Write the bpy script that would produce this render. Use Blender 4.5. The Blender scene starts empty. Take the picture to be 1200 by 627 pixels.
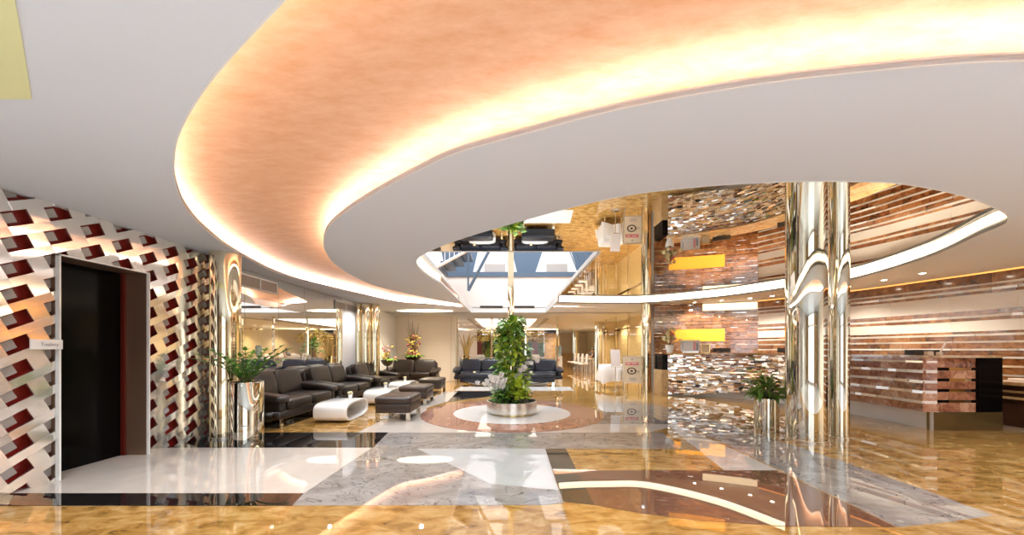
import bpy, bmesh, math, random
from mathutils import Vector, Matrix
random.seed(7)
PI = math.pi
C = bpy.context.scene.collection
sc = bpy.context.scene

# ------------------------------------------------------------------ camera, world, light, exposure
EYE = 1.25                      # lens height above the floor
FOC, PX, PY = 430.0, 596.0, 410.0   # focal length and vanishing point in 1200x627 pixels
HC, HM = 2.63, 2.76             # plaster ceiling, mirror ceiling
cam_d = bpy.data.cameras.new('camera'); cam = bpy.data.objects.new('camera', cam_d); C.objects.link(cam)
cam.location = (0, 0, EYE); cam.rotation_euler = (PI/2, 0, 0)
cam_d.sensor_width = 36; cam_d.lens = FOC/1200*36
cam_d.shift_x = (600-PX)/1200; cam_d.shift_y = (PY-313.5)/1200
cam_d.clip_start = 0.05
sc.camera = cam
sc.view_settings.view_transform = 'Standard'; sc.view_settings.look = 'None'
sc.view_settings.gamma = 1; sc.view_settings.use_curve_mapping = False
sc.view_settings.exposure = 0.65
sc.cycles.use_denoising = True
sc.cycles.max_bounces = 10; sc.cycles.glossy_bounces = 6; sc.cycles.diffuse_bounces = 4; sc.cycles.transmission_bounces = 6
sc.cycles.caustics_reflective = False; sc.cycles.caustics_refractive = False
sc.cycles.sample_clamp_indirect = 4.0
w = bpy.data.worlds.new('daylight'); sc.world = w; w.use_nodes = True
w.node_tree.nodes['Background'].inputs[0].default_value = (0.90, 0.95, 1.0, 1)
w.node_tree.nodes['Background'].inputs[1].default_value = 1.7
LED = 10.0        # cove strip strength
FASCIA = 3.5     # lit edge of the mirror oval

def area(name, loc, sx, sy, power, col, rot=(0,0,0)):
    d = bpy.data.lights.new(name, 'AREA'); d.shape = 'RECTANGLE'; d.size = sx; d.size_y = sy; d.energy = power; d.color = col
    o = bpy.data.objects.new(name, d); C.objects.link(o); o.location = loc; o.rotation_euler = rot
    return o
def spot(name, x, y, power, col, z=HC-.03, size=2.4):
    d = bpy.data.lights.new(name, 'SPOT'); d.energy = power; d.color = col; d.spot_size = size; d.spot_blend = .8; d.shadow_soft_size = .04
    o = bpy.data.objects.new(name, d); C.objects.link(o); o.location = (x, y, z)
WARM = (1.0, 0.86, 0.66); WHITE = (1.0, 0.95, 0.88)
NEUTRAL = (.86, .94, 1.0)
area('atrium_skylight_lamp', (0, 10.5, 8.3), 7, 6, 620, (0.86, 0.93, 1.0))
for x, y, p in [(3.2,14.8,110),(3.2,17.2,110),(3.3,20,120),(3.3,23,120),(3.5,26,120),(4.95,12.6,110),(4.95,14.8,110),(4.95,17,110),(-3.2,12.0,190),(-3.0,13.2,70),(5.4,21.5,120),(5.4,24.5,120),(-2.9,12.6,60),(0,18,90),(-1.2,21,90),(1.4,21,90)]:
    spot('corridor_fill_spot', x, y, p, WARM)  # added fill without fixtures, brightens corridor, lounge and restaurant
for x, y, p in [(-3.4,-1.5,150),(-1.2,-2.2,150),(1,-2.6,150),(3.4,-2.6,150),(5.8,-2.2,150),(7.4,-.4,150),(7.6,1.6,150),(7.4,3.2,150),
                (-3.5,.6,120),(-3.2,2.0,90),(.3,2.6,110),(-1.3,3.3,110),(2.0,2.0,120),(4.3,2.2,120),(6.2,2.9,120),(-2.2,4.6,110),(-2.6,6.4,100),(-1.9,8.0,100),(-1.7,10.2,100),(-3.9,8.0,60),(-4.0,10.4,60),
                (3.3,9.0,120),(2.9,11.1,110),(3.3,12.9,90),(2.0,13.2,110),(-.6,13.2,100)]:
    spot('ceiling_fill_spot', x, y, p, NEUTRAL)  # added fill spots with no fixture; floor bounce lifts the ceiling

# ------------------------------------------------------------------ coordinates
def at(x, y, Y): return Vector(((x-PX)/FOC*Y, Y, EYE-(y-PY)/FOC*Y))
def fl(x, y):
    Y = FOC*EYE/(y-PY); return ((x-PX)/FOC*Y, Y)
def ce(x, y):
    Y = FOC*(HC-EYE)/(PY-y); return ((x-PX)/FOC*Y, Y)

def catmull(pts, n=8, closed=False):
    P = [Vector(p) for p in pts]; out = []
    m = len(P); segs = m if closed else m-1
    for i in range(segs):
        if closed: a, b, c, d = P[(i-1) % m], P[i], P[(i+1) % m], P[(i+2) % m]
        else: a, b, c, d = P[max(i-1, 0)], P[i], P[i+1], P[min(i+2, m-1)]
        for k in range(n):
            t = k/n
            out.append(0.5*((2*b)+(c-a)*t+(2*a-5*b+4*c-d)*t*t+(3*b-a-3*c+d)*t**3))
    if not closed: out.append(P[-1].copy())
    return out

# ------------------------------------------------------------------ materials
def nodes(name):
    m = bpy.data.materials.new(name); m.use_nodes = True
    return m, m.node_tree.nodes, m.node_tree.links, m.node_tree.nodes['Principled BSDF']
def pm(name, col, rough=.5, metal=0, spec=.5, coat=0, emit=None, es=0, noise=0, nscale=8, bump=0, bscale=60, trans=0, ior=1.5, sheen=0):
    m, N, L, b = nodes(name)
    b.inputs['Base Color'].default_value = (*col, 1); b.inputs['Roughness'].default_value = rough; b.inputs['Metallic'].default_value = metal
    b.inputs['Specular IOR Level'].default_value = spec; b.inputs['Coat Weight'].default_value = coat; b.inputs['IOR'].default_value = ior
    b.inputs['Transmission Weight'].default_value = trans
    if emit: b.inputs['Emission Color'].default_value = (*emit, 1); b.inputs['Emission Strength'].default_value = es
    tc = N.new('ShaderNodeTexCoord')
    if noise:
        n = N.new('ShaderNodeTexNoise'); n.inputs['Scale'].default_value = nscale; n.inputs['Detail'].default_value = 5
        r = N.new('ShaderNodeValToRGB')
        r.color_ramp.elements[0].position = .3; r.color_ramp.elements[1].position = .7
        r.color_ramp.elements[0].color = (*[max(0, c*(1-noise)) for c in col], 1); r.color_ramp.elements[1].color = (*[min(1, c*(1+noise)) for c in col], 1)
        L.new(tc.outputs['Object'], n.inputs['Vector']); L.new(n.outputs['Fac'], r.inputs['Fac']); L.new(r.outputs['Color'], b.inputs['Base Color'])
    if bump:
        n = N.new('ShaderNodeTexNoise'); n.inputs['Scale'].default_value = bscale; n.inputs['Detail'].default_value = 3
        bp = N.new('ShaderNodeBump'); bp.inputs['Strength'].default_value = bump; bp.inputs['Distance'].default_value = .01
        L.new(tc.outputs['Object'], n.inputs['Vector']); L.new(n.outputs['Fac'], bp.inputs['Height']); L.new(bp.outputs['Normal'], b.inputs['Normal'])
    return m
def stone(name, stops, scale=3, stretch=(1, 1, 1), rough=.02, distort=1.5, detail=8, island=0, spec=.9, ior=1.75, fine=0, veins=None):
    """polished stone: a colour ramp over distorted noise; island = tone change per block"""
    m, N, L, b = nodes(name)
    b.inputs['Roughness'].default_value = rough; b.inputs['Specular IOR Level'].default_value = spec; b.inputs['IOR'].default_value = ior
    tc = N.new('ShaderNodeTexCoord'); mp = N.new('ShaderNodeMapping'); mp.inputs['Scale'].default_value = stretch
    L.new(tc.outputs['Object'], mp.inputs['Vector'])
    n = N.new('ShaderNodeTexNoise'); n.inputs['Scale'].default_value = scale; n.inputs['Detail'].default_value = detail; n.inputs['Distortion'].default_value = distort
    n.inputs['Roughness'].default_value = .62
    L.new(mp.outputs['Vector'], n.inputs['Vector'])
    r = N.new('ShaderNodeValToRGB'); e = r.color_ramp.elements
    e[0].position, e[0].color = stops[0][0], (*stops[0][1], 1); e[1].position, e[1].color = stops[-1][0], (*stops[-1][1], 1)
    for p, c in stops[1:-1]:
        k = e.new(p); k.color = (*c, 1)
    fac = n.outputs['Fac']
    if island:
        g = N.new('ShaderNodeNewGeometry'); mt = N.new('ShaderNodeMath'); mt.operation = 'MULTIPLY_ADD'
        mt.inputs[1].default_value = island; L.new(g.outputs['Random Per Island'], mt.inputs[0])
        ad = N.new('ShaderNodeMath'); ad.operation = 'ADD'; ad.inputs[1].default_value = -island/2
        L.new(n.outputs['Fac'], ad.inputs[0]); L.new(ad.outputs[0], mt.inputs[2]); fac = mt.outputs[0]
    L.new(fac, r.inputs['Fac']); out = r.outputs['Color']
    if veins:
        wv = N.new('ShaderNodeTexNoise'); wv.inputs['Scale'].default_value = veins[0]; wv.inputs['Detail'].default_value = 6; wv.inputs['Distortion'].default_value = 2.5
        L.new(mp.outputs['Vector'], wv.inputs['Vector'])
        vr = N.new('ShaderNodeValToRGB'); ve = vr.color_ramp.elements
        ve[0].position, ve[0].color = .485, (0, 0, 0, 1); ve[1].position, ve[1].color = .5, (1, 1, 1, 1)
        k = ve.new(.515); k.color = (0, 0, 0, 1)
        mx = N.new('ShaderNodeMixRGB'); mx.inputs[2].default_value = (*veins[1], 1)
        sc_ = N.new('ShaderNodeMath'); sc_.operation = 'MULTIPLY'; sc_.inputs[1].default_value = veins[2]
        L.new(wv.outputs['Fac'], vr.inputs['Fac']); L.new(vr.outputs['Color'], sc_.inputs[0]); L.new(sc_.outputs[0], mx.inputs[0]); L.new(out, mx.inputs[1]); out = mx.outputs['Color']
    L.new(out, b.inputs['Base Color'])
    return m
def emi(name, col, s):
    m, N, L, b = nodes(name)
    b.inputs['Base Color'].default_value = (*col, 1); b.inputs['Emission Color'].default_value = (*col, 1); b.inputs['Emission Strength'].default_value = s
    return m

M = {}
M['gold_granite'] = stone('gold_granite', [(.27, (.06, .026, .008)), (.38, (.26, .125, .028)), (.50, (.39, .205, .055)), (.62, (.48, .29, .105)), (.76, (.58, .42, .24))], 4.5, (1, 1.8, 1), detail=12, distort=.7)
M['grey_granite'] = stone('grey_granite', [(.3, (.20, .172, .15)), (.5, (.28, .245, .22)), (.7, (.38, .34, .31))], 1.6, (1, 1.3, 1), veins=(1.8, (.06, .05, .045), .8))
M['cream_stone'] = stone('cream_stone', [(.3, (.50, .43, .37)), (.7, (.58, .51, .45))], 1.2)
M['white_stone'] = stone('white_stone', [(.3, (.66, .64, .62)), (.7, (.74, .73, .71))], 1.2)
M['black_stone'] = stone('black_stone', [(.3, (.006, .005, .005)), (.7, (.016, .013, .012))], 4)
M['dark_olive_stone'] = stone('dark_olive_stone', [(.3, (.04, .035, .025)), (.7, (.07, .06, .045))], 4)
M['brown_stone'] = stone('brown_stone', [(.3, (.12, .055, .032)), (.7, (.19, .09, .055))], 12, distort=.2)
M['rose_stone'] = stone('rose_stone', [(.3, (.30, .14, .098)), (.7, (.42, .215, .155))], 2, (2.5, 1, 1))
M['red_marble'] = stone('red_marble', [(.28, (.12, .04, .022)), (.45, (.34, .13, .07)), (.58, (.45, .21, .12)), (.75, (.62, .38, .25))], 7, distort=1.2, island=.22, rough=.08)
M['wall_marble'] = stone('wall_marble', [(.28, (.07, .022, .008)), (.45, (.20, .070, .024)), (.58, (.29, .115, .042)), (.75, (.45, .23, .10))], 6, distort=1.2, island=.25, rough=.10)
M['top_marble'] = stone('top_marble', [(.3, (.30, .14, .05)), (.5, (.52, .30, .12)), (.7, (.66, .48, .26))], 5, rough=.04)
M['paint'] = pm('ceiling_paint', (.75, .765, .81), .55, spec=.3)
M['white_paint'] = pm('white_paint', (.82, .81, .79), .5, spec=.3)
M['cream_wall'] = pm('cream_wall', (.84, .73, .60), .45, spec=.3)
M['yellow_light_paint'] = pm('yellow_light_paint', (.82, .80, .42), .5)
M['mirror'] = pm('mirror', (.94, .95, .95), .0, 1)
M['ceiling_mirror'] = pm('ceiling_mirror', (.93, .90, .84), .0, 1)
M['steel'] = pm('mirror_steel', (.74, .72, .63), .03, 1)
M['gold_steel'] = pm('gold_mirror_steel', (.84, .75, .55), .04, 1)
M['panel_steel'] = pm('panel_steel', (.90, .87, .83), .10, .82, spec=.6)
M['brushed'] = pm('brushed_steel', (.74, .70, .63), .22, 1, noise=.05, nscale=30)
M['kick_steel'] = pm('kick_steel', (.80, .79, .78), .35, .25)
M['bronze'] = pm('bronze', (.20, .13, .05), .25, .7)
M['gold'] = pm('gold', (.85, .62, .25), .15, 1)
M['facet'] = pm('polished_facets', (.92, .88, .84), .06, 1)
M['bright_strip'] = pm('bright_strip', (.90, .87, .84), .14, .4, spec=.7)
M['led_warm'] = emi('led_warm', (1.0, .93, .86), LED)
M['led_white'] = emi('led_white', (1.0, .80, .56), FASCIA)
M['lamp_glow'] = emi('lamp_glow', (1.0, .90, .72), 12)
M['copper'] = None
M['red_panel'] = pm('red_panel', (.26, .016, .010), .3, coat=.3)
M['grey_tile'] = pm('grey_tile', (.42, .39, .37), .3)
M['black_gloss'] = pm('black_gloss', (.003, .0025, .0025), .15, spec=.08)
M['jamb'] = pm('bronze_jamb', (.30, .18, .12), .3, .6)
M['maroon'] = pm('maroon_edge', (.12, .012, .006), .3)
M['brown_leather'] = pm('brown_leather', (.013, .008, .006), .3, spec=.45, noise=.25, nscale=5, bump=.15, bscale=120)
M['navy_leather'] = pm('navy_leather', (.007, .009, .017), .3, spec=.4, noise=.2, nscale=5, bump=.15, bscale=120)
M['tan_leather'] = pm('tan_leather', (.040, .024, .016), .38, coat=.0, noise=.2, nscale=5, bump=.15, bscale=120)
M['white_gloss'] = pm('white_gloss', (.82, .80, .77), .12, coat=.5)
M['white_cloth'] = pm('white_cloth', (.84, .80, .76), .8)
M['leaf'] = pm('leaf', (.15, .31, .04), .4, noise=.5, nscale=9)
M['leaf_dark'] = pm('leaf_dark', (.085, .25, .03), .36, noise=.5, nscale=9)
M['leaf_lime'] = pm('leaf_lime', (.56, .70, .06), .42, noise=.4, nscale=9)
M['petal'] = pm('petal', (.86, .84, .82), .5)
M['petal_cream'] = pm('petal_cream', (.85, .72, .42), .5)
M['blossom_yellow'] = pm('blossom_yellow', (.80, .62, .16), .5)
M['petal_pink'] = pm('petal_pink', (.70, .25, .22), .5)
M['leaf_gold'] = pm('leaf_gold', (.58, .44, .08), .45, noise=.4, nscale=6)
M['stem'] = pm('stem', (.10, .13, .03), .6)
M['twig'] = pm('twig', (.20, .10, .045), .7)
M['gold_twig'] = pm('gold_twig', (.62, .42, .14), .5)
M['soil'] = pm('soil', (.03, .02, .012), .9, noise=.5, nscale=30)
M['dark_bowl'] = pm('dark_bowl', (.03, .02, .015), .35)
M['black'] = pm('black_plastic', (.01, .01, .011), .35)
M['dark_wood'] = pm('dark_wood', (.055, .022, .012), .3, noise=.3, nscale=6)
M['light_wood'] = pm('light_wood', (.50, .32, .15), .35, noise=.2, nscale=6)
M['paper'] = pm('paper', (.80, .76, .73), .6)
M['pink_paper'] = pm('pink_paper', (.78, .66, .60), .6)
M['red'] = pm('red', (.62, .03, .03), .5)
M['pink'] = pm('pink', (.80, .28, .30), .5)
M['ink'] = pm('ink', (.30, .30, .33), .6)
M['coffee'] = pm('coffee', (.05, .02, .012), .4)
M['aframe'] = pm('tan_board', (.74, .58, .40), .5)
M['onyx'] = emi('lit_onyx', (1.0, .40, .04), .52)
M['grille'] = pm('grille', (.45, .40, .36), .5)
M['blue_grey'] = pm('blue_grey', (.085, .135, .20), .5)
M['skin'] = pm('skin', (.60, .36, .25), .5)
M['hair'] = pm('hair', (.02, .014, .01), .5)
M['shirt'] = pm('dark_shirt', (.05, .045, .05), .7)
M['blue_water'] = pm('blue_bottle', (.45, .70, .85), .08, trans=.7)
def glass_mat():
    m, N, L, b = nodes('clear_glass')
    t = N.new('ShaderNodeBsdfTransparent'); g = N.new('ShaderNodeBsdfGlossy'); g.inputs['Roughness'].default_value = 0.01
    mix = N.new('ShaderNodeMixShader'); f = N.new('ShaderNodeLayerWeight'); f.inputs['Blend'].default_value = .5
    p = N.new('ShaderNodeMath'); p.operation = 'POWER'; p.inputs[1].default_value = 4; q = N.new('ShaderNodeMath'); q.operation = 'MULTIPLY_ADD'; q.inputs[1].default_value = .55; q.inputs[2].default_value = .03
    L.new(f.outputs['Facing'], p.inputs[0]); L.new(p.outputs[0], q.inputs[0])
    L.new(q.outputs[0], mix.inputs[0]); L.new(t.outputs[0], mix.inputs[1]); L.new(g.outputs[0], mix.inputs[2])
    L.new(mix.outputs[0], N['Material Output'].inputs['Surface'])
    return m
M['glass'] = glass_mat()
def copper_mat():
    m, N, L, b = nodes('copper_leaf')
    b.inputs['Roughness'].default_value = .45; b.inputs['Metallic'].default_value = 0.0; b.inputs['Specular IOR Level'].default_value = .25
    tc = N.new('ShaderNodeTexCoord'); mp = N.new('ShaderNodeMapping'); mp.inputs['Scale'].default_value = (1.2, 3, 1); mp.inputs['Rotation'].default_value = (0, 0, .5)
    n = N.new('ShaderNodeTexNoise'); n.inputs['Scale'].default_value = 3.5; n.inputs['Detail'].default_value = 10; n.inputs['Roughness'].default_value = .7
    r = N.new('ShaderNodeValToRGB'); e = r.color_ramp.elements
    e[0].position, e[0].color = .3, (.78, .37, .19, 1); e[1].position, e[1].color = .72, (.92, .56, .35, 1)
    L.new(tc.outputs['Object'], mp.inputs[0]); L.new(mp.outputs[0], n.inputs['Vector']); L.new(n.outputs['Fac'], r.inputs[0]); L.new(r.outputs[0], b.inputs['Base Color'])
    return m
M['copper'] = copper_mat()

# ------------------------------------------------------------------ mesh builder
class MB:
    def __init__(s): s.v, s.f, s.m = [], [], []
    def add(s, vs, fs, mi=0, T=None):
        k = len(s.v)
        s.v += [tuple(T @ Vector(p)) if T else tuple(p) for p in vs]
        s.f += [[i+k for i in f] for f in fs]; s.m += [mi]*len(fs)
    def box(s, x0, x1, y0, y1, z0, z1, mi=0, T=None):
        s.add([(x0,y0,z0),(x1,y0,z0),(x1,y1,z0),(x0,y1,z0),(x0,y0,z1),(x1,y0,z1),(x1,y1,z1),(x0,y1,z1)],
              [(0,3,2,1),(4,5,6,7),(0,1,5,4),(1,2,6,5),(2,3,7,6),(3,0,4,7)], mi, T)
    def quad(s, a, b, c, d, mi=0): s.add([a, b, c, d], [(0,1,2,3)], mi)
    def prism(s, poly, z0, z1, mi=0, T=None):
        n = len(poly)
        vs = [(p[0], p[1], z0) for p in poly]+[(p[0], p[1], z1) for p in poly]
        s.add(vs, [list(range(n))[::-1], list(range(n, 2*n))]+[(i, (i+1) % n, n+(i+1) % n, n+i) for i in range(n)], mi, T)
    def tube(s, pts, r, n=8, mi=0, caps=True):
        pts = [Vector(p) for p in pts]; rs = r if isinstance(r, (list, tuple)) else [r]*len(pts)
        vs, fs = [], []; up = None
        for i, p in enumerate(pts):
            d = (pts[min(i+1, len(pts)-1)]-pts[max(i-1, 0)]).normalized()
            if up is None: up = Vector((0,0,1)) if abs(d.z) < .9 else Vector((1,0,0))
            a = d.cross(up).normalized(); b = a.cross(d).normalized(); up = b
            vs += [p+a*rs[i]*math.cos(2*PI*k/n)+b*rs[i]*math.sin(2*PI*k/n) for k in range(n)]
        for i in range(len(pts)-1):
            for k in range(n): fs.append((i*n+k, i*n+(k+1) % n, (i+1)*n+(k+1) % n, (i+1)*n+k))
        if caps: fs += [list(range(n)), list(range((len(pts)-1)*n, len(pts)*n))[::-1]]
        s.add(vs, fs, mi)
    def lathe(s, prof, n=32, c=(0,0), mi=0, cap0=True, cap1=True, z=0):
        vs, fs = [], []
        for r, zz in prof: vs += [(c[0]+r*math.cos(2*PI*k/n), c[1]+r*math.sin(2*PI*k/n), z+zz) for k in range(n)]
        for i in range(len(prof)-1):
            for k in range(n): fs.append((i*n+k, i*n+(k+1) % n, (i+1)*n+(k+1) % n, (i+1)*n+k))
        if cap0: fs.append(list(range(n))[::-1])
        if cap1: fs.append(list(range((len(prof)-1)*n, len(prof)*n)))
        s.add(vs, fs, mi)
    def sup(s, c, size, e1=.35, e2=.35, T=None, nu=28, nv=14, mi=0):
        """a puffed cushion: superellipsoid of full size (sx, sy, sz) centred at c"""
        def pw(a, e): return math.copysign(abs(a)**e, a)
        vs, fs = [], []
        for i in range(nv+1):
            v = -PI/2+PI*i/nv
            for k in range(nu):
                u = -PI+2*PI*k/nu
                vs.append((c[0]+size[0]/2*pw(math.cos(v), e1)*pw(math.cos(u), e2), c[1]+size[1]/2*pw(math.cos(v), e1)*pw(math.sin(u), e2), c[2]+size[2]/2*pw(math.sin(v), e1)))
        for i in range(nv):
            for k in range(nu): fs.append((i*nu+k, i*nu+(k+1) % nu, (i+1)*nu+(k+1) % nu, (i+1)*nu+k))
        s.add(vs, fs, mi, T)
    def leaf(s, p, d, L, W, droop=.3, mi=0, roll=0):
        p, d = Vector(p), Vector(d).normalized()
        side = d.cross(Vector((0,0,1)))
        if side.length < .05: side = Vector((1,0,0))
        side.normalize(); side = Matrix.Rotation(roll, 3, d) @ side
        nrm = side.cross(d).normalized()
        prof = [(0, .12), (.25, .75), (.5, 1), (.75, .72), (1, .05)]; vs = []
        for t, wd in prof:
            q = p+d*L*t-Vector((0,0,1))*droop*L*t*t
            lift = nrm*W*.12*wd
            vs += [q-side*W/2*wd+lift, q, q+side*W/2*wd+lift]
        fs = []
        for i in range(4):
            for k in range(2): fs.append((i*3+k, i*3+k+1, (i+1)*3+k+1, (i+1)*3+k))
        s.add(vs, fs, mi)
    def build(s, name, mats, parent=None, smooth=False, loc=None):
        me = bpy.data.meshes.new(name); me.from_pydata(s.v, [], s.f)
        mats = mats if isinstance(mats, (list, tuple)) else [mats]
        for m in mats: me.materials.append(M[m] if isinstance(m, str) else m)
        me.polygons.foreach_set('material_index', s.m)
        bm = bmesh.new(); bm.from_mesh(me); bmesh.ops.recalc_face_normals(bm, faces=bm.faces); bm.to_mesh(me); bm.free()
        if smooth:
            me.polygons.foreach_set('use_smooth', [True]*len(me.polygons))
            if smooth is not True: me.set_sharp_from_angle(angle=smooth)
        o = bpy.data.objects.new(name, me); C.objects.link(o)
        if parent: o.parent = parent
        if loc: o.location = loc
        return o
SM = math.radians(40)
def tag(o, label, cat, group=None, kind=None):
    o['label'] = label; o['category'] = cat
    if group: o['group'] = group
    if kind: o['kind'] = kind
    return o
def thing(name, label, cat, loc=(0,0,0), rz=0, group=None):
    o = bpy.data.objects.new(name, None); C.objects.link(o); o.empty_display_size = .1
    o.location = loc; o.rotation_euler = (0, 0, rz)
    return tag(o, label, cat, group)
def struct(o):
    o['kind'] = 'structure'; return o
def dup(root, loc, rz, label, group=None):
    r = root.copy(); C.objects.link(r); r.location = loc; r.rotation_euler = (0, 0, rz); r['label'] = label
    if group: r['group'] = group
    for ch in list(root.children):
        c = ch.copy(); C.objects.link(c); c.parent = r
        for g in ch.children:
            d = g.copy(); C.objects.link(d); d.parent = c
    return r

# ================================================================== SETTING
# ------------------------------------------------------------------ floor with stone inlays
fb = MB()
M['pale_stone'] = stone('pale_stone', [(.3, (.40, .385, .37)), (.7, (.48, .47, .45))], 1.2)
FM = ['gold_granite', 'grey_granite', 'cream_stone', 'white_stone', 'black_stone', 'dark_olive_stone', 'brown_stone', 'rose_stone', 'pale_stone']
fb.box(-7, 11, -6, 32, -.10, 0, 0)
lay = [0]
def inlay(px, mi):
    lay[0] += 1
    z = .0004*lay[0]
    fb.prism([fl(*p) for p in px], -.01, z, mi)
inlay([(418,507),(760,507),(800,497),(640,497),(500,492),(500,478),(545,464),(540,459),(522,459),(470,482)], 2)
inlay([(700,470),(770,474),(890,509),(952,529),(1086,575),(1164,604),(1110,612),(1052,618),(915,551.5),(800,497),(700,497)], 1)
inlay([(455,507),(776,507),(801,526),(435,526)], 1)
inlay([(435,526),(489,526),(575,567),(655,575),(662,589),(640,592),(340,592.5),(356,578.5)], 1)
inlay([(489,526),(639,526),(655,575),(575,567)], 8)
inlay([(639,526),(663,526),(697,592),(660,588)], 5)
inlay([(675,551.5),(912,551.5),(1050,618),(920,617),(818,610),(753,602),(697,592)], 6)
inlay([(781,497.5),(795,497.5),(912,551.5),(849,551.5)], 2)
inlay([(172,525),(436,525),(356,578.5),(-26,578.5)], 2)
inlay([(-26,578.5),(356,578.5),(342,593),(-65,593)], 4)
inlay([(239,507),(455,507),(437,525),(172,525)], 4)
inlay([(537,458.5),(596,458.5),(590,463),(545,468),(523,472)], 4)
inlay([(540,453.5),(668,453.5),(672,458),(532,458)], 3)
lay[0] += 1; fb.box(-4.6, 8.6, -5.7, 1.9, -.01, .0004*lay[0], 3)  # unseen white floor behind the camera, added to bounce neutral light upward
def disc(c, r, mi, n=96):
    lay[0] += 1
    fb.prism([(c[0]+r*math.cos(2*PI*k/n), c[1]+r*math.sin(2*PI*k/n)) for k in range(n)], -.01, .0004*lay[0], mi)
RC = (.065, 7.30)
disc(RC, 1.77, 7); disc(RC, 1.15, 3)
struct(fb.build('floor', FM))

# ------------------------------------------------------------------ ceiling outlines
oval = catmull([ce(*p) for p in [(488,308),(498,297),(540,280),(600,262),(670,243),(740,228),(830,218),(925,213),(1000,213),(1060,216),(1130,230),(1170,246),(1181,255),
      (1176,263),(1148,275),(1081,304),(992,329),(921,338.5),(839,349),(760,355.3)]]+[ (2.9,10.95),(1.3,10.75),(0,10.0),(-.9,9.0)]+[ce(540,341),(ce(513,330)) and ce(513,330),ce(497,320)], 8, True)
O_px = [(420,344.5),(340,325),(281,298),(242,270),(217.5,242),(206,212),(205.5,180),(213,152),(235,113),(270,69),(335,0)]
O_tip = (3.2, 11.95)
O_pts = catmull([O_tip, (2.0,12.0), (.8,12.12), ce(557,361.5), ce(500,357), ce(467.6,354.5)]+[ce(*p) for p in O_px]+[(-.2,1.0),(1,.45),(2.7,-.1),(5,-.3),(7.2,.6),(8.1,2.6)], 8)
R_pts = catmull([(8.1,2.6),(7.2,2.45),(6.2,2.2),(5.2,1.96),(4.2,1.80),(3.4,1.735),(2.9,1.728)]+[ce(*p) for p in [(1200,70),(1100,75),(950,90),(850,104),(725,127.5),(600,160),(531,180),(480,204),(436,228),(404,248.6),(385,266),(379,282),(381.5,295),(394,311),(416.5,325),(442,335.3),(477,344),(512,351.5),(557,357.7)]]+[(.8,11.35),(2.0,11.55),O_tip], 8)
crescent = O_pts[:-1]+R_pts[:-1]
SKX, SKY0, SKY1 = 1.39, 5.65, 13.6
def in_sky(p): return abs(p[0]) < SKX+.0 and SKY0 < p[1] < SKY1
def filled(name, loops, z, ext, cut=True):
    """a flat slab with holes (thickness 2*ext centred on z), minus the skylight shaft"""
    cu = bpy.data.curves.new(name, 'CURVE'); cu.dimensions = '2D'; cu.fill_mode = 'BOTH'; cu.extrude = ext
    for lp in loops:
        sp = cu.splines.new('POLY'); sp.points.add(len(lp)-1); sp.use_cyclic_u = True
        for i, p in enumerate(lp): sp.points[i].co = (p[0], p[1], 0, 1)
    t = bpy.data.objects.new(name+'_outline', cu); C.objects.link(t)
    dg = bpy.context.evaluated_depsgraph_get()
    me = bpy.data.meshes.new_from_object(t.evaluated_get(dg)); bpy.data.objects.remove(t)
    bm = bmesh.new(); bm.from_mesh(me); bmesh.ops.remove_doubles(bm, verts=bm.verts, dist=1e-5)
    bmesh.ops.recalc_face_normals(bm, faces=bm.faces); bm.to_mesh(me); bm.free()
    o = bpy.data.objects.new(name, me); C.objects.link(o); o.location = (0, 0, z)
    if cut:
        k = MB(); k.box(-SKX, SKX, SKY0, SKY1, -1, 1); cut_o = k.build('cutter', 'paint'); cut_o.location = (0, 0, z)
        md = o.modifiers.new('b', 'BOOLEAN'); md.object = cut_o; md.operation = 'DIFFERENCE'; md.solver = 'EXACT'
        dg = bpy.context.evaluated_depsgraph_get(); dg.update()
        m2 = bpy.data.meshes.new_from_object(o.evaluated_get(dg)); o.modifiers.clear(); o.data = m2; bpy.data.objects.remove(cut_o)
    return o
def setm(o, *mats):
    o.data.materials.clear()
    for m in mats: o.data.materials.append(M[m])
    for p in o.data.polygons: p.material_index = 0
    return o
rect = [(-7,-6),(11,-6),(11,13.95),(-7,13.95)]
struct(setm(filled('ceiling', [rect, crescent, oval], HC+.02, .02), 'paint'))
rect2 = [(-7,13.95),(11,13.95),(11,32),(-7,32)]
fc = MB(); fc.box(-7, 11, 13.95, 32, HC, HC+.04); struct(fc.build('ceiling_cafe', 'white_paint'))
def offset(pts, d, closed=False):
    out = []; n = len(pts)
    for i in range(n):
        a = pts[(i-1) % n] if closed else pts[max(i-1, 0)]; b = pts[(i+1) % n] if closed else pts[min(i+1, n-1)]
        t = (Vector((b[0], b[1]))-Vector((a[0], a[1]))).normalized(); out.append(Vector((pts[i][0]-t.y*d, pts[i][1]+t.x*d)))
    return out
# mirror ceiling inside the oval, copper ceiling above the crescent
mo = setm(filled('ceiling_mirror', [offset(oval, .0, True)], HM+.01, .01), 'ceiling_mirror'); struct(mo)
HCU = HC+.18
struct(setm(filled('ceiling_copper', [[(-6,-2.2),(10,-2.2),(10,13.9),(-6,13.9)]], HCU+.01, .01), 'copper'))
def ribbon(mb, pts, z0, z1, th, closed=False, mi=0, skip=True):
    pts = [Vector((p[0], p[1])) for p in pts]; q = offset(pts, th, closed); n = len(pts)
    for i in range(n if closed else n-1):
        j = (i+1) % n
        if skip and (in_sky(pts[i]) or in_sky(pts[j])): continue
        a, b, c, d = pts[i], pts[j], q[j], q[i]
        mb.add([(a.x,a.y,z0),(b.x,b.y,z0),(c.x,c.y,z0),(d.x,d.y,z0),(a.x,a.y,z1),(b.x,b.y,z1),(c.x,c.y,z1),(d.x,d.y,z1)],
               [(0,3,2,1),(4,5,6,7),(0,1,5,4),(1,2,6,5),(2,3,7,6),(3,0,4,7)], mi)
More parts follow.
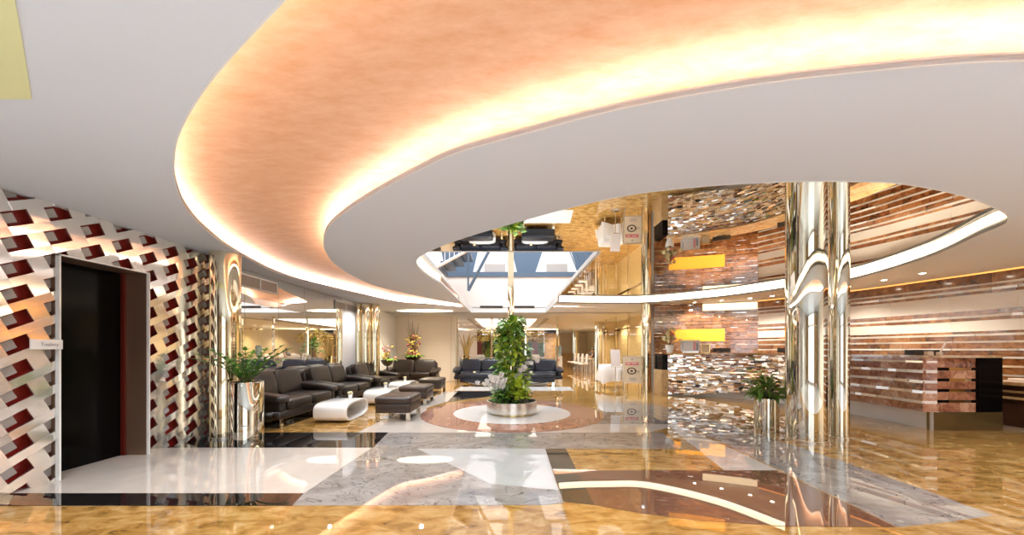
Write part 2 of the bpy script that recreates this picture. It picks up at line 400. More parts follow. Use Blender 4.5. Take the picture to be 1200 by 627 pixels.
def area2(pts): return sum(pts[i][0]*pts[(i+1) % len(pts)][1]-pts[(i+1) % len(pts)][0]*pts[i][1] for i in range(len(pts)))/2
sg = 1 if area2(oval) > 0 else -1         # offset() with +d goes to the left of travel: inside for a counter-clockwise loop
fa = MB(); op = offset(oval, -sg*.004, True); oq = offset(op, -sg*.012, True)
def lit_low(p): return HM-(HM-HC-.012)*min(1, max(.45, .45+.55*(p[1]-4.5)/3.5 if p[0] > 3 else 1))
for i in range(len(op)):
    j = (i+1) % len(op)
    if in_sky(op[i]) or in_sky(op[j]): continue
    a, b_, c_, d_ = op[i], op[j], oq[j], oq[i]; ta, tb_ = lit_low(a), lit_low(b_)
    fa.add([(a.x,a.y,ta),(b_.x,b_.y,tb_),(c_.x,c_.y,tb_),(d_.x,d_.y,ta),(a.x,a.y,HM),(b_.x,b_.y,HM),(c_.x,c_.y,HM),(d_.x,d_.y,HM)],
           [(0,3,2,1),(4,5,6,7),(0,1,5,4),(1,2,6,5),(2,3,7,6),(3,0,4,7)], 0)
    fa.add([(d_.x,d_.y,HC+.0),(c_.x,c_.y,HC+.0),(c_.x,c_.y,HM),(d_.x,d_.y,HM)], [(0,1,2,3)], 1)
struct(fa.build('trim_oval_light', ['led_white', 'white_paint']))
fa = MB(); ribbon(fa, offset(oval, sg*.004, True), HC-.003, HC+.012, -sg*.01, True)
struct(fa.build('trim_oval_lip', 'white_paint'))
# crescent cove: closing walls, then light strips lying on the slab behind the lips
sg2 = 1 if area2(crescent) > 0 else -1
cw = MB()
ribbon(cw, offset(O_pts, -sg2*.22), HC+.04, HCU, -sg2*.01); struct(cw.build('ceiling_cove_wall', 'white_paint'))
cw = MB(); ribbon(cw, offset(oval, -sg*.03, True), HC+.04, HCU, -sg*.01, True); struct(cw.build('ceiling_island_wall', 'copper'))
ls = MB()
ribbon(ls, offset(O_pts, -sg2*.10), HC+.045, HC+.075, -sg2*.03); ribbon(ls, offset(R_pts, -sg2*.07), HC+.045, HC+.075, -sg2*.03)
struct(ls.build('trim_cove_light', 'led_warm'))
lp = MB(); ribbon(lp, O_pts, HC-.003, HC+.035, -sg2*.012); ribbon(lp, R_pts, HC-.003, HC+.030, -sg2*.012)
struct(lp.build('trim_cove_lip', 'white_paint'))
# ceiling recess at the near left, its yellow light painted in as colour
yp = MB(); yp.prism([ce(37,115), ce(30,70), ce(24,35), ce(18,2), (-1.7,1.2), (-4.25,1.2), (-4.25,ce(37,115)[1])], HC-.006, HC+.001)
struct(yp.build('ceiling_recess', 'yellow_light_paint'))
# oval lounge light recess
ol = MB(); n = 48
ol.prism([(-2.95+.98*math.cos(2*PI*k/n), 12.95+.42*math.sin(2*PI*k/n)) for k in range(n)], HC-.012, HC+.002)
tag(ol.build('oval_ceiling_light', emi('oval_glow', (1, .86, .66), 2.2)), 'flat oval ceiling light glowing above the back corner of the lounge', 'ceiling light')

# ------------------------------------------------------------------ atrium above the skylight
at_ = MB()
for s in (-1, 1):
    at_.box(s*(SKX-.012), s*(SKX+.04), SKY0, 10.3, HM-.002, HCU+.03); at_.box(s*(SKX-.012), s*(SKX+.04), 10.3, SKY1, HC-.002, HCU+.03)
at_.box(-SKX, SKX, SKY0-.04, SKY0+.012, HM-.002, HCU+.03); at_.box(-SKX, SKX, SKY1-.02, SKY1+.04, HC-.002, HC+.05)
struct(at_.build('skylight_reveal', 'white_paint'))
aw = MB()
aw.box(-6, 6, SKY1, SKY1+.2, HC-.0, 3.95, 0)               # white parapet wall
aw.box(-6, 6, SKY1-.05, SKY1+1.2, 3.95, 4.13, 1)           # blue-grey slab edge
aw.box(-6, 6, 14.9, 15.1, 4.13, 9, 1)
for cx, w0, w1 in ((-.55, .95, .60), (1.95, .95, .45), (-3.4, .9, .6), (4.3, .8, .5)):
    T = Matrix(((1,0,0,0),(0,0,1,0),(0,1,0,0),(0,0,0,1)))
    aw.prism([(cx-w0, 4.14), (cx+w0, 4.14), (cx+w1, 5.6), (cx-w1, 5.6)], 14.84, 14.9, 0, T)
    aw.prism([(cx-w1*.5, 5.75), (cx+w1*.5, 5.75), (cx+w1*.3, 7.6), (cx-w1*.3, 7.6)], 14.84, 14.9, 0, T)
    aw.box(cx-.42, cx+.42, 14.80, 14.84, 4.2, 4.72, 2)
for x0 in (-1.06, .12): aw.box(x0, x0+.84, SKY1-.015, SKY1, 2.80, 2.88, 3)
aw.box(-6.2, -6, 5.8, 15.1, HCU+.02, 9, 0); aw.box(6, 6.2, 5.8, 15.1, HCU+.02, 9, 0); aw.box(-6, 6, 5.4, 5.6, HCU+.02, 9, 0); aw.box(-6.2, 6.2, 5.4, 15.1, 9, 9.1, 0)  # side walls; unseen opaque roof added to keep the sky's light out
struct(aw.build('wall_atrium', ['white_paint', 'blue_grey', 'grille', 'dark_bowl']))
st = thing('staircase', 'blue-grey staircase with white railings seen up through the skylight', 'stairs', (-2.1, 12.3, HCU+.04))
b = MB()
for i in range(9): b.box(-1.9+.30*i, -1.55+.30*i, -.5, .7, .15+.17*i, .24+.17*i, 0)
for i in range(9): b.box(-1.9+.30*i, -1.89+.30*i, -.5, .7, .02+.17*i, .24+.17*i, 1)
b.build('steps', ['blue_grey', 'white_paint'], st)
b = MB(); b.tube([(-1.9,-.5,1.0),(.8,-.5,2.5)], .03); b.tube([(-1.9,-.5,.15),(.8,-.5,1.6)], .05); b.build('handrail', 'white_paint', st)
b = MB()
for i in range(19): b.tube([(-1.9+.15*i,-.5,.17+.08*i),(-1.9+.15*i,-.5,1.0+.083*i)], .012, 6)
b.build('balusters', 'white_paint', st)
b = MB(); b.tube([(.8,-.5,.3),(2.0,-.5,2.6)], .05); b.tube([(.8,-.5,.3),(.8,-.5,2.5)], .03); b.build('stringer', 'blue_grey', st)
ra = thing('slanted_railing', 'slanted blue railing at the right side of the skylight', 'railing', (2.6, 12.6, HCU+.04))
b = MB()
for i in range(9): b.tube([(-.55+.22*i,0,1.9),(.10+.22*i,0,.25+.0*i)], .02, 6)
b.build('bars', 'blue_grey', ra)
for p_, q_ in (((-.8,0,1.9),(2,0,1.9)), ((-.2,0,.25),(2.2,0,.25))): b = MB(); b.tube([p_, q_], .04); b.build('rail', 'white_paint', ra)

# ------------------------------------------------------------------ left wall: woven steel lattice around the lift door
WX = -4.30
DY0, DY1, DZ = 3.50, 4.36, 2.15
def clip(poly, ax, val, keep):
    out = []
    for i in range(len(poly)):
        a, b_ = poly[i], poly[(i+1) % len(poly)]; ia = (a[ax]-val)*keep >= 0; ib = (b_[ax]-val)*keep >= 0
        if ia: out.append(a)
        if ia != ib:
            t = (val-a[ax])/(b_[ax]-a[ax]); out.append((a[0]+(b_[0]-a[0])*t, a[1]+(b_[1]-a[1])*t))
    return out
regions = [(-1.5, DY0-.01, 0, HC), (DY1+.012, 5.33, 0, HC), (DY0-.01, DY1+.012, DZ+.012, HC)]
def clipped(poly):
    for y0, y1, z0, z1 in regions:
        p = poly
        for ax, val, k in ((0,y0,1),(0,y1,-1),(1,z0,1),(1,z1,-1)):
            p = clip(p, ax, val, k)
            if len(p) < 3: break
        if len(p) >= 3: yield p
pv, qv, q0 = Vector((.176,.0906)), Vector((.0545,-.109)), Vector((.05,-.10)); rv = Vector((.292,.150)); bv = Vector((0,-.222)); org = Vector((3.214, 2.407))
lat = MB(); tiles = MB()
def facet(poly, cen, tilt):
    for p in clipped(poly):
        n = len(p); fr = [(WX+tilt[0]*(y-cen[0])+tilt[1]*(z-cen[1]), y, z) for y, z in p]; bk = [(WX-.014, y, z) for y, z in p]
        lat.add(fr+bk, [list(range(n)), list(range(n, 2*n))[::-1]]+[(i, (i+1) % n, n+(i+1) % n, n+i) for i in range(n)])
rnd = random.Random(3)
for i in range(-18, 12):
    for j in range(-14, 16):
        c = org+rv*i+bv*j
        if not (-1.9 < c.x < 5.8 and -.5 < c.y < 3.2): continue
        t1 = (rnd.gauss(0,.012), rnd.gauss(0,.02)); t2 = (rnd.gauss(0,.012), rnd.gauss(0,.02))
        # piece beside the hole, along the row
        h = c+pv/2; g = rv-pv
        facet([tuple(h-qv/2), tuple(h+g-qv/2), tuple(h+g+qv/2), tuple(h+qv/2)], h+g/2, t1)
        # strip under the row
        s0 = c-pv/2+qv/2; step = bv-rv*math.floor(.5)  # to the next row
        nq = q0*1.766-qv
        facet([tuple(s0), tuple(s0+rv), tuple(s0+rv+nq), tuple(s0+nq)], s0+rv/2+nq/2, t2)
        # grey tile on the layer behind
        tc_ = c-pv*.20
        for p in clipped([tuple(tc_-pv*.34-qv*.32), tuple(tc_+pv*.30-qv*.32), tuple(tc_+pv*.30+qv*.32), tuple(tc_-pv*.34+qv*.32)]):
            n = len(p); fr = [(WX-.050, y, z) for y, z in p]; bk = [(WX-.060, y, z) for y, z in p]
            tiles.add(fr+bk, [list(range(n)), list(range(n, 2*n))[::-1]]+[(i_, (i_+1) % n, n+(i_+1) % n, n+i_) for i_ in range(n)])
wl = struct(lat.build('wall_left', 'panel_steel'))
struct(tiles.build('wall_left_tiles', 'grey_tile'))
bk = MB()
for y0, y1, z0, z1 in regions: bk.box(WX-.12, WX-.075, y0, y1, z0, z1, 0)
struct(bk.build('wall_left_backing', ['red_panel']))
ld = MB()
ld.box(WX-.34, WX-.28, DY0-.1, DY1+.1, 0, DZ+.1, 0)                                    # black lift doors
ld.box(WX-.28, WX, DY1-.004, DY1+.012, .0, DZ+.01, 1); ld.box(WX-.28, WX, DY0-.01, DY0+.004, 0, DZ+.01, 1); ld.box(WX-.28, WX, DY0, DY1, DZ, DZ+.012, 1)
ld.box(WX-.28, WX-.24, DY1-.03, DY1-.004, 0, DZ, 2)
for a, c_ in ((DY0-.012, DY0+.002), (DY1-.002, DY1+.012)): ld.box(WX-.01, WX+.03, a, c_, 0, DZ+.02, 3)
ld.box(WX-.01, WX+.03, DY0-.012, DY1+.012, DZ, DZ+.014, 3)
struct(ld.build('door_1', ['black_gloss', 'jamb', 'maroon', 'white_gloss']))
# rounded steel edge of the lattice wall, return to the mirror wall
MX = -4.53
rt = MB(); rt.box(MX-.2, WX-.12, -1.5, DY0-.12, 0, HCU, 0); rt.box(MX-.2, WX-.12, DY1+.12, 5.36, 0, HCU, 0); rt.box(MX-.2, WX-.12, DY0-.12, DY1+.12, DZ+.12, HCU, 0); rt.box(MX-.2, WX-.02, 5.33, 5.36, 0, HC, 1)
struct(rt.build('wall_left_return', ['cream_wall', 'gold_steel']))
# mirror wall of the lounge
mw = MB()
for k in range(5):
    y0 = 5.38+k*.92; mw.box(MX-.02, MX, y0+.004, y0+.916, 0.02, 1.80, 0); mw.box(MX-.02, MX, y0+.004, y0+.916, 1.81, HC-.01, 0)
mw.box(MX-.1, MX-.02, 5.36, 14.8, 0, HC, 1); mw.box(MX-.02, MX+.005, 9.985, 14.78, 0, HC, 2)
struct(mw.build('wall_lounge', ['mirror', 'grille', 'white_paint']))
wb = MB(); wb.box(-4.7, -2.15, 14.8, 15.0, 0, HC)
for x in (-4.05, -2.32): wb.box(x-.006, x+.006, 14.792, 14.8, .1, HC, 1)
struct(wb.build('wall_back', ['cream_wall', 'grille']))
bs = MB(); bs.box(-4.5, -2.15, 14.785, 14.8, 0, .1); struct(bs.build('baseboard_back', 'cream_wall'))

# ------------------------------------------------------------------ reception wall: rows of split marble with polished strips
def path_at(P, s):
    for i in range(len(P)-1):
        d = (P[i+1]-P[i]).length
        if s <= d or i == len(P)-2: return P[i]+(P[i+1]-P[i])*(s/d), (P[i+1]-P[i]).normalized()
        s -= d
def plen(P): return sum((P[i+1]-P[i]).length for i in range(len(P)-1))
def blocks(mb, P, z0, z1, lo, hi, mi, side, jit=.006, depth=.05, twist=0, s0=0, s1=None, gap=.002, rnd=random, tiltz=0, base=0):
    """a row of split blocks along the path P between heights z0 and z1; side=+1 puts the face to the left of travel"""
    s1 = plen(P) if s1 is None else s1; s = s0
    while s < s1-.01:
        e = min(s+rnd.uniform(lo, hi), s1)
        (a, ta), (b_, tb) = path_at(P, s+gap), path_at(P, e-gap)
        na, nb = Vector((-ta.y, ta.x))*side, Vector((-tb.y, tb.x))*side
        j = rnd.uniform(0, jit)+base; w1 = rnd.uniform(-twist, twist); w2 = rnd.uniform(-tiltz, tiltz)
        fa0, fb0 = a+na*(j+w1-w2), b_+nb*(j-w1-w2); fa1, fb1 = a+na*(j+w1+w2), b_+nb*(j-w1+w2)
        ba, bb = a-na*depth, b_-nb*depth
        mb.add([(fa0.x,fa0.y,z0),(fb0.x,fb0.y,z0),(bb.x,bb.y,z0),(ba.x,ba.y,z0),(fa1.x,fa1.y,z1),(fb1.x,fb1.y,z1),(bb.x,bb.y,z1),(ba.x,ba.y,z1)],
               [(0,3,2,1),(4,5,6,7),(0,1,5,4),(1,2,6,5),(2,3,7,6),(3,0,4,7)], mi)
        s = e
RWf = [Vector(p) for p in [(4.42,11.15),(5.3,10.98),(6.05,10.72),(7.0,10.3)]]
RWr = [Vector(p) for p in catmull([(7.0,10.3),(7.92,8.62),(8.30,7.2),(8.52,6.0),(8.62,4.6),(8.55,2.5)], 6)]
rw = MB(); R2 = random.Random(11)
z = 0
while z < HC-.01:                          # front part: brown blocks with thin bright strips
    h = R2.choice((.10,.12,.14)); h = min(h, HC-z)
    blocks(rw, RWf, z, z+h-.012, .22, .55, 0, -1, .012, s1=plen(RWf), rnd=R2)
    if R2.random() < .75: blocks(rw, RWf, z+h-.012, z+h, .06, .30, 1, -1, .012, twist=.004, tiltz=.002, rnd=R2)
    z += h
bands = [(0,.09,0),(.09,.12,1),(.12,.27,0),(.27,.30,1),(.30,.45,0),(.45,.48,1),(.48,.63,0),(.63,.66,1),(.66,.80,0),(.80,.83,1),(.83,.95,0),(.95,.985,1),(.985,1.10,0),(1.10,1.135,1),(1.135,1.24,0),(1.24,1.27,1),(1.27,1.375,0),(1.375,1.41,1),
         (1.41,1.50,0),(1.50,1.54,1),(1.54,1.585,0),(1.585,1.775,2),(1.775,1.83,0),(1.83,1.875,1),(1.875,1.96,0),(1.96,2.25,2),(2.25,2.30,0),(2.30,2.345,1),(2.345,2.40,0),(2.40,2.43,1),(2.43,2.60,0)]
for z0, z1, mi in bands:
    if mi == 0: blocks(rw, RWr, z0, z1, .25, .6, 0, -1, .008, rnd=R2)
    elif mi == 1: blocks(rw, RWr, z0, z1, .12, .5, 3, -1, .016, twist=.006, tiltz=.004, rnd=R2, base=.004)
    else: blocks(rw, RWr, z0, z1, .85, .95, 2, -1, .0, rnd=R2, gap=.001)
struct(rw.build('wall_reception', ['wall_marble', 'facet', 'white_gloss', 'bright_strip']))
cv = MB(); ribbon(cv, RWr, HC-.022, HC-.004, .03, skip=False); struct(cv.build('trim_reception_cove', emi('cove_orange', (1.0, .42, .10), 1.1)))
bw = MB(); bw.box(4.3, 9, 11.3, 11.5, 0, HCU); bw.box(8.7, 9.0, -6, 11.5, 0, HCU); struct(bw.build('wall_right', 'cream_wall'))
# lit panels on the reception wall
def along(P, s, off): 
    p, t = path_at(P, s); return Vector((p.x+t.y*off, p.y-t.x*off))
def wall_panel(P, s0, s1, z0, z1, off, th, mb, mi=0):
    n = 6
    for i in range(n):
        a, b_ = along(P, s0+(s1-s0)*i/n, off), along(P, s0+(s1-s0)*(i+1)/n, off); c_, d = along(P, s0+(s1-s0)*(i+1)/n, off-th), along(P, s0+(s1-s0)*i/n, off-th)
        mb.prism([a, b_, c_, d], z0, z1, mi)
lp_ = MB(); wall_panel(RWf, 1.35, plen(RWf)-.02, 2.40, 2.60, .02, .03, lp_)
tag(lp_.build('wall_light_panel', emi('panel_glow', (1.0, .82, .52), 1.05)), 'long cream light panel high on the brown marble reception wall', 'light panel')
nb = MB(); wall_panel(RWf, .42, 1.92, 1.50, 1.86, .02, .03, nb)
no = tag(nb.build('wall_light_box', 'onyx'), 'glowing orange light box on the marble wall behind reception', 'light box')

# ------------------------------------------------------------------ columns
def column(name, x, y, r, mat, label, z1=HC, group=None):
    b = MB(); b.lathe([(r, .0), (r, z1)], 48); o = b.build(name, mat, None, SM, (x, y, 0)); tag(o, label, 'column', group, 'thing')
    return o
def base_ring(o, r): 
    b = MB(); b.lathe([(r+.012, 0), (r+.012, .03), (r, .034)], 48); return b.build('base_ring', 'brushed', o, SM)
c1 = column('mirrored_column', 4.12, 5.08, .235, 'steel', 'widest mirrored steel column, in front of the reception desk', HM); base_ring(c1, .235)
c2 = column('mirrored_column', 4.67, 5.18, .112, 'steel', 'slimmer mirrored steel column just right of the wide one', HM); base_ring(c2, .112)
c3 = column('mirrored_column', 4.13, 11.02, .14, 'gold_steel', 'gold-toned mirrored column at the end of the long counter beside the poster stand')
c4 = column('mirrored_column', 4.41, 18.0, .19, 'gold_steel', 'gold mirrored corridor column by the white-clothed table')
c5 = column('mirrored_column', 4.94, 27.0, .20, 'gold_steel', 'farthest gold mirrored column beside the cafe tables')
c6 = column('mirrored_column', -4.06, 5.26, .185, 'gold_steel', 'gold mirrored column at the end of the lattice wall behind a steel planter'); base_ring(c6, .185)
cl = thing('column_cluster', 'cluster of four gold mirrored columns behind the row of brown sofas', 'column', (-4.25, 11.1, 0))
for k, (dx, dy) in enumerate(((-.24,-.16),(.02,-.22),(.24,-.06),(.0,.22))):
    b = MB(); b.lathe([(.125, 0), (.125, HC)], 32, (dx, dy)); b.build('shaft', 'gold_steel', cl, SM)
# the slim pole in the round planter, up through the skylight
pol = column('mirrored_pole', .045, 7.34, .06, 'gold_steel', 'slim gold mirrored pole rising from the round planter into the skylight', 7.5); pol['category'] = 'pole'

# ------------------------------------------------------------------ entrance end behind the camera
en = MB()
for x in (-7, -4.3, -1.4, 1.5, 4.4, 7.3, 8.6): en.box(x-.05, x+.05, -5.9, -5.8, 0, HC)
for zz in (0, 2.1, HC-.1): en.box(-7, 8.7, -5.9, -5.8, zz, zz+.08)
en.box(-7, -1.45, -5.88, -5.82, 0, HC, 1); en.box(4.45, 8.7, -5.88, -5.82, 0, HC, 1)  # unseen opaque panels added to cut daylight and darken column reflections
struct(en.build('window_1', ['brushed', 'light_wood']))
lw = MB(); lw.box(-4.75, -4.5, -6, -1.5, 0, HCU); struct(lw.build('wall_entrance', 'cream_wall'))

# ================================================================== THINGS
# ------------------------------------------------------------------ sofas
def make_sofa(label, mat, W=1.95, D=.93):
    t = thing('sofa', label, 'sofa')
    w2 = W/2
    b = MB(); b.box(-w2+.05, w2-.05, -D/2+.07, D/2-.05, .15, .27); b.sup((0, -D/2+.10, .21), (W-.06, .16, .14), .3, .3); b.build('frame', mat, t, True)
    sw = (W-.50)/2
    for s in (-1, 1):
        b = MB(); b.sup((s*sw/2, -.10, .355), (sw*1.0, .74, .19), .3, .22); b.build('seat_cushion', mat, t, True)
    bw_ = (W-.36)/2
    for s in (-1, 1):
        T = Matrix.Translation((s*bw_/2, .285, .63)) @ Matrix.Rotation(math.radians(-14), 4, 'X')
        b = MB(); b.sup((0,0,0), (bw_*.995, .22, .50), .35, .25, T)
        b.build('back_cushion', mat, t, True)
    b = MB(); T = Matrix.Translation((0, .385, .50)) @ Matrix.Rotation(math.radians(-12), 4, 'X'); b.sup((0,0,0), (W-.30, .16, .66), .25, .2, T); b.build('back_shell', mat, t, True)
    for s in (-1, 1):
        b = MB()
        T = Matrix.Translation((s*(w2-.13), -.07, .50)) @ Matrix.Rotation(math.radians(7), 4, 'X')
        b.sup((0,0,0), (.30, .82, .15), .5, .35, T); b.sup((s*(w2-.15), -.04, .34), (.17, .78, .28), .25, .25)
        b.build('armrest', mat, t, True)
    for sx in (-1, 1):
        for sy in (-1, 1):
            b = MB(); b.box(sx*(w2-.22)-.03, sx*(w2-.22)+.03, sy*(D/2-.12)-.012, sy*(D/2-.12)+.012, 0, .16); b.build('leg', 'steel', t)
    return t
SXC = -4.0
sofa = make_sofa('dark brown leather sofa nearest the steel planter, against the mirror wall', 'brown_leather')
sofa.location = (SXC, 6.66, 0); sofa.rotation_euler = (0, 0, PI/2); sofa['group'] = 'brown leather sofas'
dup(sofa, (SXC, 8.66, 0), PI/2, 'middle dark brown leather sofa of the row along the mirror wall')
dup(sofa, (SXC-.02, 10.66, 0), PI/2, 'last dark brown leather sofa of the mirror wall row, beside the column cluster').location.x = SXC+.12
dup(sofa, (-3.50, 13.42, 0), 0, 'dark brown leather sofa alone against the cream back wall')
ns = make_sofa('navy leather sofa left of the climbing plant, facing the camera', 'navy_leather', 2.05)
ns.location = (-1.06, 14.12, 0); ns['group'] = 'navy leather sofas'
dup(ns, (1.03, 14.12, 0), 0, 'navy leather sofa right of the climbing plant, facing the camera')

# ------------------------------------------------------------------ ottomans and benches
def make_ottoman(label, mat, sx, sy, cat='ottoman', name='ottoman'):
    t = thing(name, label, cat)
    b = MB(); b.sup((0,0,.365), (sx, sy, .15), .45, .2, nu=36); b.build('cushion', mat, t, True)
    b = MB(); b.sup((0,0,.225), (sx-.04, sy-.04, .17), .12, .12, nu=36); b.build('base', mat, t, True)
    for s in (-1, 1):
        for u in (-1, 1):
            b = MB(); b.box(s*(sx/2-.06)-.035, s*(sx/2-.06)+.035, u*(sy/2-.06)-.012, u*(sy/2-.06)+.012, 0, .15); b.build('leg', 'steel', t)
    return t
ot = make_ottoman('brown leather ottoman nearest the camera, beside the nearest white table', 'tan_leather', .66, .85); ot.location = (-2.03, 6.80, 0); ot['group'] = 'brown ottomans'
dup(ot, (-2.15, 8.62, 0), 0, 'middle brown leather ottoman of the three beside the white tables')
dup(ot, (-2.22, 10.75, 0), 0, 'farthest brown leather ottoman of the three, before the lone brown sofa')
be = make_ottoman('navy leather bench before the left navy sofa', 'navy_leather', 1.15, .55, 'bench', 'bench'); be.location = (-1.12, 12.75, 0); be['group'] = 'navy benches'
dup(be, (1.02, 12.75, 0), 0, 'navy leather bench before the right navy sofa')

# ------------------------------------------------------------------ white loop tables
def make_loop(label, L=1.02, W=.56, Hh=.34):
    n = 48; vs = []; mb = MB()
    outer, inner = [], []
    for k in range(n):
        a = 2*PI*k/n
        def se(A, B, e): return (A*math.copysign(abs(math.cos(a))**e, math.cos(a)), B*math.copysign(abs(math.sin(a))**e, math.sin(a)))
        o_, i_ = se(L/2, Hh/2, .55), se(L/2-.075, Hh/2-.036, .7)
        outer.append((o_[0], o_[1]+Hh/2)); inner.append((i_[0], i_[1]+Hh/2))
    prof = [(-W/2, .03, 0), (-W/2+.03, 0, .0), (W/2-.03, 0, 0), (W/2, .03, 0)]
    rows = []
    for x, ins, _ in prof:
        rows.append([(x, y*(1-ins*1.2), Hh/2+(z-Hh/2)*(1-ins*1.5)) for y, z in outer])
    for x, ins, _ in prof[::-1]:
        rows.append([(x, y*(1+ins*1.2), Hh/2+(z-Hh/2)*(1+ins*1.5)) for y, z in inner])
    for r in rows: vs += r
    R_ = len(rows); fs = []
    for i in range(R_):
        j = (i+1) % R_
        for k in range(n): fs.append((i*n+k, i*n+(k+1) % n, j*n+(k+1) % n, j*n+k))
    mb.add(vs, fs); o = mb.build('coffee_table', 'white_gloss', None, SM)
    return tag(o, label, 'table', 'white loop tables')
lt = make_loop('white loop-shaped coffee table nearest the camera, before the brown sofas'); lt.location = (-3.04, 6.72, 0)
def cp(o, loc, rz, label):
    r = o.copy(); C.objects.link(r); r.location = loc; r.rotation_euler = (0,0,rz); r['label'] = label; return r
cp(lt, (-2.98, 8.72, 0), 0, 'middle white loop-shaped coffee table between brown sofas and ottomans')
cp(lt, (-3.08, 10.75, 0), 0, 'farthest white loop-shaped coffee table between brown sofas and ottomans')
cp(lt, (-.98, 13.42, 0), PI/2, 'white loop-shaped table squeezed between left navy bench and sofa')
cp(lt, (.98, 13.42, 0), PI/2, 'white loop-shaped table squeezed between right navy bench and sofa')
def make_pot(label, loc):
    t = thing('flower_cup', label, 'flower cup', loc, 0, 'small flower cups on the tables')
    b = MB(); b.lathe([(.03,0),(.045,.07),(.04,.07),(.03,.06)], 16); b.build('cup', 'white_gloss', t, SM)
    b = MB()
    for k in range(8):
        a = k*2.4; b.sup((.03*math.cos(a), .03*math.sin(a), .085+.012*(k % 3)), (.045,.045,.035), 1, 1, nu=8, nv=5)
    b.build('blossom', 'petal_cream', t, True)
    return t
pc = make_pot('small flower cup on the nearest white loop table', (-3.02, 7.0, .338))
dup(pc, (-2.98, 8.9, .338), 0, 'small flower cup on the middle white loop table')
dup(pc, (-3.08, 10.9, .338), 0, 'small flower cup on the farthest white loop table')
dup(pc, (-1.25, 13.42, .338), 0, 'small flower cup before the left navy sofa')
dup(pc, (.82, 13.42, .338), 0, 'small flower cup before the right navy sofa')

# ------------------------------------------------------------------ plants
def foliage(mb, n, pos, dirf, L, W, rnd, droop=.4, mi=0):
    for _ in range(n):
        p = pos(); d = dirf(p); k = rnd.uniform(.75, 1.2)
        mb.leaf(p, d, L*k, W*k, droop*rnd.uniform(.5, 1.3), mi, rnd.uniform(-.5, .5))
def zz_plant(t, n, h, rnd, spread=.45):
    st_, lf = MB(), MB()
    for k in range(n):
        a = 2*PI*k/n+rnd.uniform(-.3, .3); rr = rnd.uniform(.35, 1)*spread; hh = h*rnd.uniform(.65, 1)
        pts = [Vector((.04*math.cos(a), .04*math.sin(a), 0))+Vector((math.cos(a), math.sin(a), 0))*rr*(s**1.6)+Vector((0,0,hh*(s-.28*s*s*rr/spread))) for s in [i/8 for i in range(9)]]
        st_.tube(pts, [.010-.0008*i for i in range(9)], 6)
        for i in range(2, 9):
            d = (pts[i]-pts[i-1]).normalized(); sd = d.cross(Vector((0,0,1))).normalized()
            for s in (-1, 1):
                lf.leaf(pts[i], d*.7+sd*s*.8+Vector((0,0,.15)), .105*(1-.03*i), .048, .15)
        lf.leaf(pts[-1], (pts[-1]-pts[-2]), .10, .045, .1)
    st_.build('stems', 'stem', t, True); lf.build('leaves', 'leaf_dark', t, True)
r5 = random.Random(5)
pt = thing('tall_planter', 'tall mirrored steel cylinder planter beside the lattice wall', 'planter', (-3.63, 5.09, 0))
b = MB(); b.lathe([(.205,0),(.205,.80),(.198,.812),(.185,.81),(.185,.70)], 48, cap1=False); b.build('cylinder', 'steel', pt, SM)
b = MB(); b.lathe([(.185,.74),(.185,.76)], 32); b.build('soil', 'soil', pt)
pz = thing('zamioculcas_plant', 'dark green leafy plant arching out of the tall steel planter', 'plant', (-3.63, 5.09, .755)); zz_plant(pz, 17, .66, r5, .54)

p2 = thing('low_planter', 'short steel cylinder planter at the foot of the widest mirrored column', 'planter', (4.02, 5.72, 0))
b = MB(); b.lathe([(.165,0),(.165,.50),(.15,.505),(.15,.42)], 40, cap1=False); b.build('cylinder', 'steel', p2, SM)
b = MB(); b.lathe([(.15,.44),(.15,.46)], 32); b.build('soil', 'soil', p2)
pb = thing('bushy_plant', 'bushy glossy green plant drooping over the short steel planter', 'plant', (4.02, 5.72, .455))
b = MB()
def ppos():
    a, e, r = r5.uniform(0, 2*PI), r5.uniform(-.1, 1.4), r5.uniform(.4, 1)
    return Vector((.22*r*math.cos(a)*math.cos(e), .22*r*math.sin(a)*math.cos(e), .10+.26*r*math.sin(e)))
foliage(b, 170, ppos, lambda p: Vector((p.x, p.y, .05+.3*(p.z-.1))), .17, .062, r5, .75); b.build('leaves', 'leaf', pb, True)
b = MB()
for k in range(14):
    a = k*2.4; b.tube([(0,0,0),(.06*math.cos(a),.06*math.sin(a),.14),(.16*math.cos(a),.16*math.sin(a),.25)], .006, 5)
b.build('stems', 'stem', pb, True)

rp = thing('round_planter', 'low round brushed steel planter in the middle of the white floor disc', 'planter', (.065, 7.28, 0))
b = MB(); b.lathe([(.5,.035),(.5,.245),(.495,.25),(.475,.25),(.475,.18)], 64, cap1=False); b.build('ring', 'brushed', rp, SM)
b = MB(); b.lathe([(.44,0),(.44,.036)], 48); b.build('plinth', 'gold', rp, SM)
b = MB(); b.lathe([(.478,.17),(.478,.195)], 48); b.build('soil', 'soil', rp)
